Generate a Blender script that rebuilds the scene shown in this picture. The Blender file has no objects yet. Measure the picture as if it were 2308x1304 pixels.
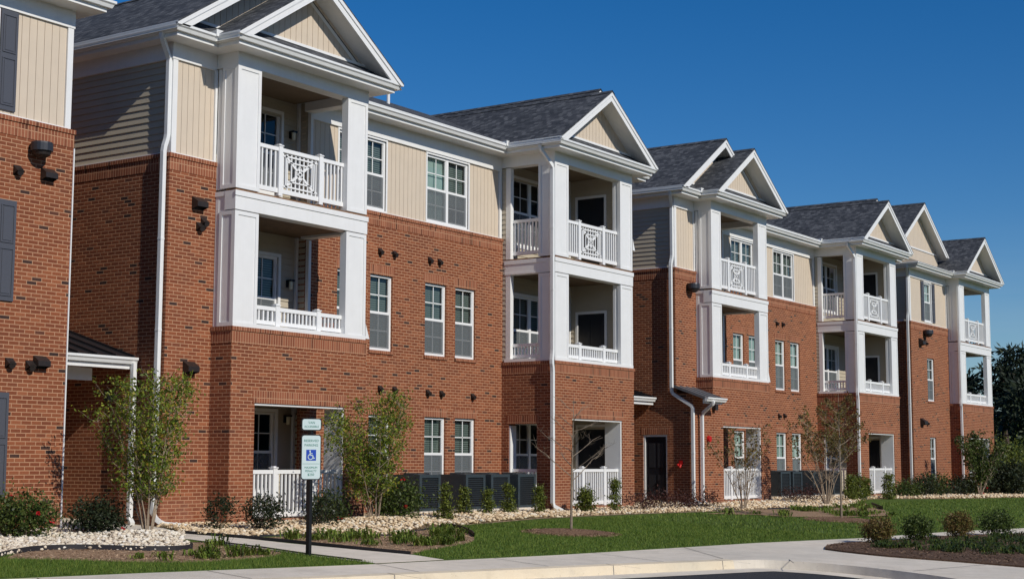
import bpy, math, random
import numpy as np
from mathutils import Vector, Matrix
from mathutils.geometry import tessellate_polygon

SC = bpy.context.scene
COL = SC.collection
R = math.radians
random.seed(7)

# ------------------------------------------------------------------ materials
def new_mat(name):
    m = bpy.data.materials.new(name); m.use_nodes = True
    nt = m.node_tree
    for n in list(nt.nodes): nt.nodes.remove(n)
    out = nt.nodes.new('ShaderNodeOutputMaterial')
    b = nt.nodes.new('ShaderNodeBsdfPrincipled')
    nt.links.new(b.outputs[0], out.inputs[0])
    return m, nt, b, out

class N:
    """tiny node helper"""
    def __init__(s, nt): s.nt = nt
    def __call__(s, typ, ins=None, **props):
        n = s.nt.nodes.new(typ)
        for k, v in props.items(): setattr(n, k, v)
        for k, v in (ins or {}).items():
            if hasattr(v, 'is_linked') or isinstance(v, bpy.types.NodeSocket): s.nt.links.new(v, n.inputs[k])
            else: n.inputs[k].default_value = v
        return n
    def math(s, op, a, b=0.0, c=0.0):
        return s('ShaderNodeMath', {0: a, 1: b, 2: c}, operation=op).outputs[0]
    def mix(s, f, a, b, blend='MIX'):
        n = s('ShaderNodeMix', data_type='RGBA', blend_type=blend)
        for i, v in ((0, f), (6, a), (7, b)):
            if isinstance(v, bpy.types.NodeSocket): s.nt.links.new(v, n.inputs[i])
            else: n.inputs[i].default_value = v
        return n.outputs[2]
    def ramp(s, f, stops, const=False):
        n = s('ShaderNodeValToRGB', {0: f}); cr = n.color_ramp
        if const: cr.interpolation = 'CONSTANT'
        while len(cr.elements) < len(stops): cr.elements.new(0.5)
        for e, (p, c) in zip(cr.elements, stops):
            e.position = p; e.color = (c[0], c[1], c[2], 1)
        return n.outputs[0]

def C4(c): return (c[0], c[1], c[2], 1)

def plain(name, col, rough=0.5, noise=0.0, scale=8, metal=0.0, spec=0.5, bump=0.0, bscale=60):
    m, nt, b, out = new_mat(name); g = N(nt)
    b.inputs['Roughness'].default_value = rough
    b.inputs['Metallic'].default_value = metal
    b.inputs['Specular IOR Level'].default_value = spec
    if noise:
        tc = g('ShaderNodeTexCoord')
        nz = g('ShaderNodeTexNoise', {'Vector': tc.outputs['Object'], 'Scale': scale, 'Detail': 4, 'Roughness': .6})
        d = tuple(c * (1 - noise) for c in col); l = tuple(min(1, c * (1 + noise)) for c in col)
        nt.links.new(g.ramp(nz.outputs[0], [(.3, d), (.7, l)]), b.inputs['Base Color'])
    else:
        b.inputs['Base Color'].default_value = C4(col)
    if bump:
        tc = g('ShaderNodeTexCoord')
        nz = g('ShaderNodeTexNoise', {'Vector': tc.outputs['Object'], 'Scale': bscale, 'Detail': 3})
        bp = g('ShaderNodeBump', {'Height': nz.outputs[0], 'Strength': bump, 'Distance': 0.02})
        nt.links.new(bp.outputs[0], b.inputs['Normal'])
    return m

def brick_mat(name, swap=False, bw=.203, bh=.0677, mort=.0135, stops=None, mortar=(.50, .28, .165), rough=.9, bump=.6, offs=.5, effl=False):
    m, nt, b, out = new_mat(name); g = N(nt)
    uv = g('ShaderNodeTexCoord').outputs['UV']
    sp = g('ShaderNodeSeparateXYZ', {0: uv})
    u, v = sp.outputs[0], sp.outputs[1]
    if swap: u, v = v, u
    vr = g.math('DIVIDE', v, bh); row = g.math('FLOOR', vr); fv = g.math('SUBTRACT', vr, row)
    par = g.math('MODULO', g.math('ABSOLUTE', row), 2.0)
    ur = g.math('ADD', g.math('DIVIDE', u, bw), g.math('MULTIPLY', par, offs))
    col = g.math('FLOOR', ur); fu = g.math('SUBTRACT', ur, col)
    cb = g('ShaderNodeCombineXYZ', {0: col, 1: row})
    wn = g('ShaderNodeTexWhiteNoise', {'Vector': cb.outputs[0]}, noise_dimensions='2D')
    big = g('ShaderNodeTexNoise', {'Vector': uv, 'Scale': .55, 'Detail': 3})
    r = g.ramp(wn.outputs[0], stops)
    # slight large tone drift
    r = g.mix(.35, r, g.ramp(big.outputs[0], [(.3, (.75, .75, .75)), (.7, (1.25, 1.2, 1.15))]), 'MULTIPLY')
    fine = g('ShaderNodeTexNoise', {'Vector': uv, 'Scale': 45, 'Detail': 3})
    if effl:
        pz = g('ShaderNodeSeparateXYZ', {0: g('ShaderNodeNewGeometry').outputs['Position']}).outputs[2]
        en = g('ShaderNodeTexNoise', {'Vector': uv, 'Scale': 2.2, 'Detail': 5, 'Roughness': .7}).outputs[0]
        ez = g('ShaderNodeMapRange', {0: pz, 1: -1.15, 2: -.55, 3: .55, 4: 0.0}).outputs[0]
        ef = g.math('MULTIPLY', ez, g('ShaderNodeMapRange', {0: en, 1: .42, 2: .7, 3: 0.0, 4: 1.0}).outputs[0])
        r = g.mix(ef, r, (.46, .27, .20, 1))
        st = g('ShaderNodeTexNoise', {'Vector': uv, 'Scale': .9, 'Detail': 6, 'Roughness': .75}).outputs[0]
        r = g.mix(g('ShaderNodeMapRange', {0: st, 1: .5, 2: .75, 3: 0.0, 4: .35}).outputs[0], r, (.13, .06, .04, 1))
    r = g.mix(.5, r, g.ramp(fine.outputs[0], [(.25, (.72, .72, .72)), (.75, (1.25, 1.25, 1.25))]), 'MULTIPLY')
    du = g.math('MULTIPLY', g.math('MINIMUM', fu, g.math('SUBTRACT', 1.0, fu)), bw)
    dv = g.math('MULTIPLY', g.math('MINIMUM', fv, g.math('SUBTRACT', 1.0, fv)), bh)
    dd = g.math('MINIMUM', du, dv)
    mm = g('ShaderNodeMapRange', {0: dd, 1: mort * .35, 2: mort * .65, 3: 0.0, 4: 1.0}).outputs[0]
    colr = g.mix(mm, C4(mortar), r)
    nt.links.new(colr, b.inputs['Base Color'])
    b.inputs['Roughness'].default_value = rough
    b.inputs['Specular IOR Level'].default_value = .25
    h = g.math('ADD', mm, g.math('MULTIPLY', fine.outputs[0], .25))
    h = g.math('ADD', h, g.math('MULTIPLY', wn.outputs[0], .4))
    bp = g('ShaderNodeBump', {'Height': h, 'Strength': bump, 'Distance': 0.008})
    nt.links.new(bp.outputs[0], b.inputs['Normal'])
    return m

BR = [(0, (.04, .024, .022)), (.03, (.065, .033, .026)), (.045, (.185, .056, .027)), (.4, (.215, .065, .029)), (.8, (.25, .079, .035)), (1, (.31, .108, .05))]
M = {}
M['brick'] = brick_mat('brick', stops=BR, effl=True)
M['soldier'] = brick_mat('soldier_brick', swap=True, stops=[(0, (.10, .035, .02)), (.08, (.215, .07, .037)), (.5, (.27, .09, .046)), (1, (.32, .12, .065))], offs=0.0)
M['shingle'] = brick_mat('roof_shingle', bw=.13, bh=.11, mort=.005, mortar=(.018, .02, .024), rough=.95, bump=.5, offs=.37,
    stops=[(0, (.036, .040, .048)), (.35, (.058, .063, .073)), (.7, (.08, .085, .095)), (1, (.125, .13, .14))])
M['white'] = plain('white_paint', (.80, .80, .79), .45, noise=.025, scale=3, spec=.4)
M['white_metal'] = plain('white_gutter_metal', (.80, .81, .80), .35, noise=.03, scale=4, spec=.5)
M['vinyl'] = plain('white_vinyl', (.84, .84, .83), .38, spec=.45)
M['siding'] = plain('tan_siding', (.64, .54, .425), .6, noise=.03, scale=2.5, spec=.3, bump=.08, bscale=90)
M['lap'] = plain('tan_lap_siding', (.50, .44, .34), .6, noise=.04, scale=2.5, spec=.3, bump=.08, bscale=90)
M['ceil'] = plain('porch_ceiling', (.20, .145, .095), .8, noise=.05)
M['wood'] = plain('brown_wood', (.20, .10, .045), .8, noise=.3, scale=14)
M['deck'] = plain('deck_board', (.17, .11, .065), .8, noise=.25, scale=9)
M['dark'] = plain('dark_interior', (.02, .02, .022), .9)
M['door'] = plain('dark_door_paint', (.012, .014, .02), .35, spec=.5)
M['vent'] = plain('brown_vent_metal', (.022, .016, .014), .5, noise=.2)
M['gunmetal'] = plain('dark_grey_metal', (.04, .042, .05), .4, metal=.3)
M['shutter'] = plain('slate_shutter', (.075, .08, .098), .5)
M['ac'] = plain('charcoal_metal', (.035, .048, .056), .45, noise=.12, scale=5)
M['acdark'] = plain('condenser_grille', (.012, .013, .015), .6)
M['black'] = plain('black_powder_coat', (.008, .009, .011), .4)
M['metalroof'] = plain('black_metal_roof', (.02, .02, .024), .35, spec=.6)
M['greymetal'] = plain('grey_metal_roof', (.30, .31, .33), .3, metal=.6)
M['red'] = plain('red_enamel', (.5, .012, .012), .35)
M['lamp'] = plain('lamp_glass', (.75, .70, .50), .3)
M['edging'] = plain('black_edging', (.02, .018, .022), .6)
M['asphalt'] = plain('asphalt', (.022, .024, .03), .9, noise=.35, scale=60, bump=.6, bscale=180)
M['line'] = plain('road_paint', (.62, .62, .60), .7, noise=.12, scale=20)
M['ysign'] = plain('sign_face', (.60, .72, .72), .35)
M['green'] = plain('sign_green', (.03, .22, .17), .5)
M['blue'] = plain('sign_blue', (.01, .06, .42), .4)
M['bark'] = plain('pale_bark', (.32, .25, .18), .85, noise=.35, scale=14)
M['bark2'] = plain('grey_bark', (.24, .19, .14), .85, noise=.35, scale=14)
M['darkbark'] = plain('dark_bark', (.07, .05, .04), .9, noise=.3, scale=8)
M['backing'] = plain('gypsum_board', (.30, .28, .25), .9)

def streaks(m, amt=.16):
    nt = m.node_tree; g = N(nt); b = [n for n in nt.nodes if n.type == 'BSDF_PRINCIPLED'][0]
    src = b.inputs['Base Color'].links[0].from_socket
    uv = g('ShaderNodeTexCoord').outputs['UV']
    mp = g('ShaderNodeMapping', {0: uv, 3: (9.0, .55, 1.0)})
    n1 = g('ShaderNodeTexNoise', {'Vector': mp.outputs[0], 'Scale': 1.0, 'Detail': 5, 'Roughness': .65}).outputs[0]
    f = g('ShaderNodeMapRange', {0: n1, 1: .5, 2: .8, 3: 0.0, 4: amt}).outputs[0]
    nt.links.new(g.mix(f, src, (.42, .40, .35, 1)), b.inputs['Base Color'])
streaks(M['white'], .09); streaks(M['siding'], .12); streaks(M['white_metal'], .15)
def ground_mat(name, stops, scale, big=None, bump=.5, bscale=40, rough=.95, detail=6, dist=.02):
    m, nt, b, out = new_mat(name); g = N(nt)
    tc = g('ShaderNodeTexCoord').outputs['Object']
    nz = g('ShaderNodeTexNoise', {'Vector': tc, 'Scale': scale, 'Detail': detail, 'Roughness': .65})
    c = g.ramp(nz.outputs[0], stops)
    if big:
        nb = g('ShaderNodeTexNoise', {'Vector': tc, 'Scale': big, 'Detail': 3})
        c = g.mix(.6, c, g.ramp(nb.outputs[0], [(.3, (.78, .8, .8)), (.7, (1.2, 1.15, 1.1))]), 'MULTIPLY')
    nt.links.new(c, b.inputs['Base Color'])
    b.inputs['Roughness'].default_value = rough
    b.inputs['Specular IOR Level'].default_value = .2
    n2 = g('ShaderNodeTexNoise', {'Vector': tc, 'Scale': bscale, 'Detail': 4})
    bp = g('ShaderNodeBump', {'Height': n2.outputs[0], 'Strength': bump, 'Distance': dist})
    nt.links.new(bp.outputs[0], b.inputs['Normal'])
    return m
M['lawn'] = ground_mat('lawn_ground', [(.3, (.045, .078, .013)), (.5, (.078, .13, .02)), (.75, (.14, .18, .035))], 9, .35, 1.0, 60)
M['concrete'] = ground_mat('concrete', [(.25, (.62, .565, .48)), (.55, (.71, .65, .56)), (.8, (.77, .71, .62))], 3.0, .35, .25, 90, .85)
M['yconcrete'] = ground_mat('curb_concrete', [(.3, (.66, .57, .43)), (.6, (.74, .65, .50)), (.8, (.68, .62, .52))], 1.3, .4, .3, 70, .85)
M['soil'] = ground_mat('soil', [(.3, (.20, .13, .08)), (.5, (.33, .22, .14)), (.75, (.46, .33, .22))], 14, .8, 1.0, 45)
M['mulch'] = ground_mat('mulch', [(.3, (.09, .05, .03)), (.5, (.20, .12, .075)), (.75, (.32, .21, .14))], 24, 1.2, 1.0, 50)
M['dmulch'] = ground_mat('dark_mulch', [(.3, (.06, .036, .024)), (.5, (.115, .07, .046)), (.75, (.19, .125, .085))], 24, 1.2, 1.0, 50)
M['gravel'] = ground_mat('gravel_bed_base', [(.3, (.22, .17, .11)), (.6, (.42, .33, .22))], 16, 1.0, 1.0, 30)
M['dirt'] = ground_mat('earth', [(.3, (.03, .05, .014)), (.6, (.06, .085, .025)), (.8, (.10, .10, .05))], 2, .1, .6, 10)

def stain(m, scale=.8, amt=.35, col=(.30, .27, .23)):
    nt = m.node_tree; g = N(nt); b = [n for n in nt.nodes if n.type == 'BSDF_PRINCIPLED'][0]
    src = b.inputs['Base Color'].links[0].from_socket
    tc = g('ShaderNodeTexCoord').outputs['Object']
    n1 = g('ShaderNodeTexNoise', {'Vector': tc, 'Scale': scale, 'Detail': 8, 'Roughness': .72, 'Distortion': .6}).outputs[0]
    f1 = g('ShaderNodeMapRange', {0: n1, 1: .52, 2: .78, 3: 0.0, 4: amt}).outputs[0]
    n2 = g('ShaderNodeTexNoise', {'Vector': tc, 'Scale': 22, 'Detail': 4}).outputs[0]
    f2 = g('ShaderNodeMapRange', {0: n2, 1: .62, 2: .74, 3: 0.0, 4: amt * .8}).outputs[0]
    f = g.math('MAXIMUM', f1, f2)
    nt.links.new(g.mix(f, src, C4(col)), b.inputs['Base Color'])
stain(M['concrete']); stain(M['yconcrete'], 1.4, .45, (.33, .28, .21)); stain(M['asphalt'], .5, .5, (.05, .05, .055))
def island_mat(name, stops, rough=.6, trans=0.0, spec=.3):
    m, nt, b, out = new_mat(name); g = N(nt)
    geo = g('ShaderNodeNewGeometry')
    c = g.ramp(geo.outputs['Random Per Island'], stops)
    nt.links.new(c, b.inputs['Base Color'])
    b.inputs['Roughness'].default_value = rough
    b.inputs['Specular IOR Level'].default_value = spec
    if trans:
        t = g('ShaderNodeBsdfTranslucent'); nt.links.new(c, t.inputs[0])
        mx = g('ShaderNodeMixShader', {0: trans, 1: b.outputs[0], 2: t.outputs[0]})
        nt.links.new(mx.outputs[0], out.inputs[0])
    return m
M['stone'] = island_mat('river_stone', [(0, (.42, .29, .17)), (.3, (.66, .50, .31)), (.7, (.78, .63, .43)), (1, (.80, .73, .60))], .8)
M['grass'] = island_mat('grass_blade', [(0, (.055, .105, .014)), (.5, (.11, .19, .026)), (1, (.23, .28, .05))], .6, .25)
M['lf_yg'] = island_mat('leaf_yellow_green', [(0, (.06, .10, .014)), (.5, (.15, .215, .026)), (.85, (.30, .35, .042)), (1, (.36, .24, .03))], .45, .35)
M['lf_gr'] = island_mat('leaf_green', [(0, (.025, .045, .010)), (.6, (.065, .10, .02)), (1, (.13, .165, .035))], .5, .3)
M['lf_dk'] = island_mat('leaf_dark', [(0, (.010, .018, .008)), (.6, (.022, .035, .014)), (1, (.05, .06, .022))], .55, .2)
M['lf_br'] = island_mat('leaf_bronze', [(0, (.09, .055, .02)), (.5, (.19, .125, .04)), (.8, (.15, .16, .04)), (1, (.28, .18, .06))], .55, .3)
M['lf_pu'] = island_mat('leaf_burgundy', [(0, (.03, .010, .010)), (.6, (.065, .022, .02)), (1, (.10, .045, .03))], .55, .2)
M['lf_hy'] = island_mat('leaf_conifer', [(0, (.04, .06, .012)), (.5, (.11, .14, .022)), (1, (.22, .25, .04))], .5, .25)
M['lf_bed'] = island_mat('leaf_groundcover', [(0, (.06, .10, .015)), (.5, (.13, .20, .03)), (1, (.26, .32, .06))], .5, .3)
M['lf_pine'] = island_mat('leaf_pine', [(0, (.012, .02, .012)), (.6, (.026, .04, .022)), (1, (.055, .07, .032))], .6, .1)
M['lf_red'] = island_mat('petal_red', [(0, (.45, .01, .015)), (1, (.65, .03, .04))], .5, .2)

def glass_mat():
    m, nt, b, out = new_mat('window_glass'); g = N(nt)
    tr = g('ShaderNodeBsdfTransparent', {0: (.80, .86, .86, 1)})
    gl = g('ShaderNodeBsdfGlossy', {0: (1, 1, 1, 1), 'Roughness': .02})
    tc = g('ShaderNodeTexCoord').outputs['Object']
    nz = g('ShaderNodeTexNoise', {'Vector': tc, 'Scale': 1.2, 'Detail': 1})
    bp = g('ShaderNodeBump', {'Height': nz.outputs[0], 'Strength': .25, 'Distance': .03})
    nt.links.new(bp.outputs[0], gl.inputs['Normal'])
    fr = g('ShaderNodeFresnel', {0: 1.5})
    mx = g('ShaderNodeMixShader', {0: fr.outputs[0], 1: tr.outputs[0], 2: gl.outputs[0]})
    nt.links.new(mx.outputs[0], out.inputs[0])
    return m
M['glass'] = glass_mat()
def blind_mat(name, slat, gap, pitch=.05, duty=.62):
    m, nt, b, out = new_mat(name); g = N(nt)
    sp = g('ShaderNodeSeparateXYZ', {0: g('ShaderNodeTexCoord').outputs['UV']})
    f = g.math('FRACT', g.math('DIVIDE', sp.outputs[1], pitch))
    s = g.math('GREATER_THAN', f, duty)
    nt.links.new(g.mix(s, C4(slat), C4(gap)), b.inputs['Base Color'])
    b.inputs['Roughness'].default_value = .6
    return m
M['blind'] = blind_mat('window_blind', (.20, .235, .215), (.03, .042, .038))
M['curtain'] = plain('pale_curtain', (.36, .45, .41), .8, noise=.12, scale=3)
def screen_mat():
    m, nt, b, out = new_mat('insect_screen'); g = N(nt)
    b.inputs['Base Color'].default_value = (.16, .175, .185, 1); b.inputs['Roughness'].default_value = .8
    tr = g('ShaderNodeBsdfTransparent')
    mx = g('ShaderNodeMixShader', {0: .62, 1: tr.outputs[0], 2: b.outputs[0]})
    nt.links.new(mx.outputs[0], out.inputs[0])
    return m
M['screen'] = screen_mat()

# ------------------------------------------------------------------ mesh builder
class MB:
    def __init__(s): s.v = []; s.f = []; s.m = []; s.mats = []; s.sm = False
    def mi(s, mat):
        if mat not in s.mats: s.mats.append(mat)
        return s.mats.index(mat)
    def face(s, pts, mat):
        b = len(s.v); s.v.extend([tuple(p) for p in pts]); s.f.append(tuple(range(b, b + len(pts)))); s.m.append(s.mi(mat))
    def box(s, x0, x1, y0, y1, z0, z1, mat):
        if x0 > x1: x0, x1 = x1, x0
        if y0 > y1: y0, y1 = y1, y0
        if z0 > z1: z0, z1 = z1, z0
        b = len(s.v)
        s.v.extend([(x0, y0, z0), (x1, y0, z0), (x1, y1, z0), (x0, y1, z0), (x0, y0, z1), (x1, y0, z1), (x1, y1, z1), (x0, y1, z1)])
        for q in ((0, 3, 2, 1), (4, 5, 6, 7), (0, 1, 5, 4), (1, 2, 6, 5), (2, 3, 7, 6), (3, 0, 4, 7)):
            s.f.append(tuple(b + i for i in q)); s.m.append(s.mi(mat))
    def tube(s, pts, rad, mat, n=6, cap=True):
        pts = [Vector(p) for p in pts]
        if not isinstance(rad, (list, tuple)): rad = [rad] * len(pts)
        rings = []
        for i, p in enumerate(pts):
            a = pts[max(0, i - 1)]; c = pts[min(len(pts) - 1, i + 1)]
            d = (c - a).normalized()
            up = Vector((0, 0, 1)) if abs(d.z) < .9 else Vector((1, 0, 0))
            x = d.cross(up).normalized(); y = d.cross(x)
            b = len(s.v)
            for k in range(n):
                t = 2 * math.pi * (k + .5) / n
                s.v.append(tuple(p + (x * math.cos(t) + y * math.sin(t)) * rad[i]))
            rings.append(b)
        mi = s.mi(mat)
        for a, b in zip(rings, rings[1:]):
            for k in range(n):
                s.f.append((a + k, a + (k + 1) % n, b + (k + 1) % n, b + k)); s.m.append(mi)
        if cap:
            s.f.append(tuple(rings[0] + k for k in reversed(range(n)))); s.m.append(mi)
            s.f.append(tuple(rings[-1] + k for k in range(n))); s.m.append(mi)
    def prism(s, poly, z0, z1, mat, side=None):
        """poly list of (x,y); z0/z1 numbers or functions"""
        f0 = z0 if callable(z0) else (lambda x, y: z0)
        f1 = z1 if callable(z1) else (lambda x, y: z1)
        n = len(poly)
        area = sum(poly[i][0] * poly[(i + 1) % n][1] - poly[(i + 1) % n][0] * poly[i][1] for i in range(n))
        if area < 0: poly = poly[::-1]
        b = len(s.v)
        s.v.extend([(x, y, f1(x, y)) for x, y in poly]); s.v.extend([(x, y, f0(x, y)) for x, y in poly])
        mt = s.mi(mat); ms = s.mi(side or mat)
        for t in tessellate_polygon([[Vector((x, y, 0)) for x, y in poly]]):
            a, c, d = [Vector((poly[i][0], poly[i][1], 0)) for i in t]
            if (c - a).cross(d - a).z < 0: t = t[::-1]
            s.f.append(tuple(b + i for i in t)); s.m.append(mt)
            s.f.append(tuple(b + n + i for i in t[::-1])); s.m.append(ms)
        for i in range(n):
            j = (i + 1) % n
            s.f.append((b + n + i, b + n + j, b + j, b + i)); s.m.append(ms)
    def build(s, name, parent=None, smooth=False, loc=None):
        me = bpy.data.meshes.new(name)
        off = Vector(WO.get(parent.name, (0, 0, 0))) if parent else Vector(loc or (0, 0, 0))
        v = np.array(s.v, dtype=np.float64) - np.array(off)
        me.from_pydata([tuple(p) for p in v], [], s.f)
        for m in s.mats: me.materials.append(M[m])
        me.polygons.foreach_set('material_index', s.m)
        if smooth: me.polygons.foreach_set('use_smooth', [True] * len(me.polygons))
        uv = me.uv_layers.new(name='UVMap')
        # world-metric planar uv per face
        nor = np.zeros(len(me.polygons) * 3); me.polygons.foreach_get('normal', nor); nor = nor.reshape(-1, 3)
        lt = np.zeros(len(me.polygons), int); me.polygons.foreach_get('loop_total', lt)
        lv = np.zeros(len(me.loops), int); me.loops.foreach_get('vertex_index', lv)
        fn = np.repeat(nor, lt, axis=0); P = np.array(s.v)[lv]
        t = np.cross(np.array([0, 0, 1.]), fn); L = np.linalg.norm(t, axis=1)
        flat = L < .15
        t[flat] = (1, 0, 0); L[flat] = 1; t /= L[:, None]
        w = np.cross(fn, t)
        # make horizontal walls share signs
        neg = (np.abs(t[:, 0]) > np.abs(t[:, 1])) & (t[:, 0] < 0) | (np.abs(t[:, 1]) >= np.abs(t[:, 0])) & (t[:, 1] < 0)
        t[neg] *= -1
        U = np.stack([(P * t).sum(1), (P * w).sum(1)], 1)
        uv.data.foreach_set('uv', U.astype(np.float32).ravel())
        me.update()
        o = bpy.data.objects.new(name, me); COL.objects.link(o)
        if parent: o.parent = parent
        else: o.location = off
        WO[o.name] = tuple(off)
        return o

WO = {}
def empty(name, loc):
    o = bpy.data.objects.new(name, None); COL.objects.link(o); o.location = loc; o.empty_display_size = .2
    WO[o.name] = tuple(loc); return o
def tag(o, label=None, cat=None, group=None, kind=None):
    if label: o['label'] = label
    if cat: o['category'] = cat
    if group: o['group'] = group
    if kind: o['kind'] = kind
    return o

# ------------------------------------------------------------------ reference planes
P0, P1, P2 = 20.09, 20.63, 21.68
def gz(x, y): return -1.17 - .04 * (20 - min(max(y, 2), 24))
ZB = -1.45            # wall bottoms (below ground)
Z5, ZT, ZF = 5.65, 7.45, 7.74   # brick cap, siding top, eave underside

BLD = empty('apartment_building', (40, 20.6, -1.17))
tag(BLD, 'long three-storey red brick apartment building with white balcony towers and dark gabled roofs', 'building')

def wall(mb, ax, c, a0, a1, z0, z1, mat, holes=(), th=.12, sgn=1, rmat=None, bmat=None, back=True):
    """wall face at ax=c facing -ax (sgn=1) with thickness th behind; holes (a0,a1,z0,z1)"""
    rm = rmat or mat; bm_ = bmat or mat
    A = sorted({a0, a1} | {h[0] for h in holes} | {h[1] for h in holes}); A = [a for a in A if a0 <= a <= a1]
    Z = sorted({z0, z1} | {h[2] for h in holes} | {h[3] for h in holes}); Z = [z for z in Z if z0 <= z <= z1]
    def P(a, d, z): return (a, c + d * sgn, z) if ax == 'y' else (c + d * sgn, a, z)
    def q(pts, m, flip):
        mb.face(pts[::-1] if flip else pts, m)
    fl = (ax == 'x') ^ (sgn < 0)
    def solid(i, j):
        if i < 0 or j < 0 or i >= len(A) - 1 or j >= len(Z) - 1: return False
        am, zm = (A[i] + A[i + 1]) / 2, (Z[j] + Z[j + 1]) / 2
        return not any(h[0] < am < h[1] and h[2] < zm < h[3] for h in holes)
    for i in range(len(A) - 1):
        for j in range(len(Z) - 1):
            if not solid(i, j): continue
            a, b, z, w = A[i], A[i + 1], Z[j], Z[j + 1]
            q([P(a, 0, z), P(b, 0, z), P(b, 0, w), P(a, 0, w)], mat, fl)
            if back: q([P(b, th, z), P(a, th, z), P(a, th, w), P(b, th, w)], bm_, fl)
            if not solid(i - 1, j): q([P(a, th, z), P(a, 0, z), P(a, 0, w), P(a, th, w)], rm if i else mat, fl)
            if not solid(i + 1, j): q([P(b, 0, z), P(b, th, z), P(b, th, w), P(b, 0, w)], rm if i < len(A) - 2 else mat, fl)
            if not solid(i, j - 1): q([P(a, th, z), P(b, th, z), P(b, 0, z), P(a, 0, z)], rm, fl)
            if not solid(i, j + 1): q([P(a, 0, w), P(b, 0, w), P(b, th, w), P(a, th, w)], rm, fl)

def pbox(mb, ax, c, d0, d1, a0, a1, z0, z1, mat):
    """box on a wall plane: d measured outward (toward viewer side) from c"""
    if ax == 'y': mb.box(a0, a1, c - d1, c - d0, z0, z1, mat)
    else: mb.box(c - d1, c - d0, a0, a1, z0, z1, mat)

def boards(mb, ax, c, a0, a1, z0, z1, holes=(), bw=.155, gap=.009, mat='siding'):
    """vertical boards; faces at c, backing 1.5 cm behind"""
    wall(mb, ax, c + .015, a0, a1, z0, z1, mat, holes, th=.1)
    n = max(1, round((a1 - a0) / bw)); w = (a1 - a0) / n
    for i in range(n):
        # board plus a narrower batten line
        for (b0, b1, d) in ((a0 + i * w, a0 + (i + 1) * w - gap, 0.0),):
            cuts = sorted({b0, b1} | {h[k] for h in holes for k in (0, 1) if b0 < h[k] < b1})
            for p, q in zip(cuts, cuts[1:]):
                am = (p + q) / 2
                zz = [(z0, z1)]
                for h in holes:
                    if h[0] < am < h[1]:
                        nz = []
                        for s0, s1 in zz:
                            if h[2] > s0: nz.append((s0, min(s1, h[2])))
                            if h[3] < s1: nz.append((max(s0, h[3]), s1))
                        zz = nz
                for s0, s1 in zz:
                    if s1 - s0 > .01: pbox(mb, ax, c + .014, 0, .014 + d, p, q, s0, s1, mat)

def laps(mb, ax, c, a0, a1, z0, z1, holes=(), pitch=.13, mat='lap', sgn=1):
    wall(mb, ax, c + .02 * sgn, a0, a1, z0, z1, mat, holes, th=.1, sgn=sgn)
    n = max(1, round((z1 - z0) / pitch)); h = (z1 - z0) / n
    def P(a, d, z): return (a, c - d * sgn, z) if ax == 'y' else (c - d * sgn, a, z)
    for i in range(n):
        s0, s1 = z0 + i * h, z0 + (i + 1) * h
        zm = (s0 + s1) / 2
        seg = [(a0, a1)]
        for ho in holes:
            if ho[2] < zm < ho[3]:
                ns = []
                for p, q in seg:
                    if ho[0] > p: ns.append((p, min(q, ho[0])))
                    if ho[1] < q: ns.append((max(p, ho[1]), q))
                seg = ns
        for p, q in seg:
            if q - p < .01: continue
            f = [P(p, .004, s0), P(q, .004, s0), P(q, -.014, s1), P(p, -.014, s1)]
            u = [P(p, -.016, s0), P(q, -.016, s0), P(q, .004, s0), P(p, .004, s0)]
            if (ax == 'x') ^ (sgn < 0): f = f[::-1]; u = u[::-1]
            mb.face(f, mat); mb.face(u, mat)

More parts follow.
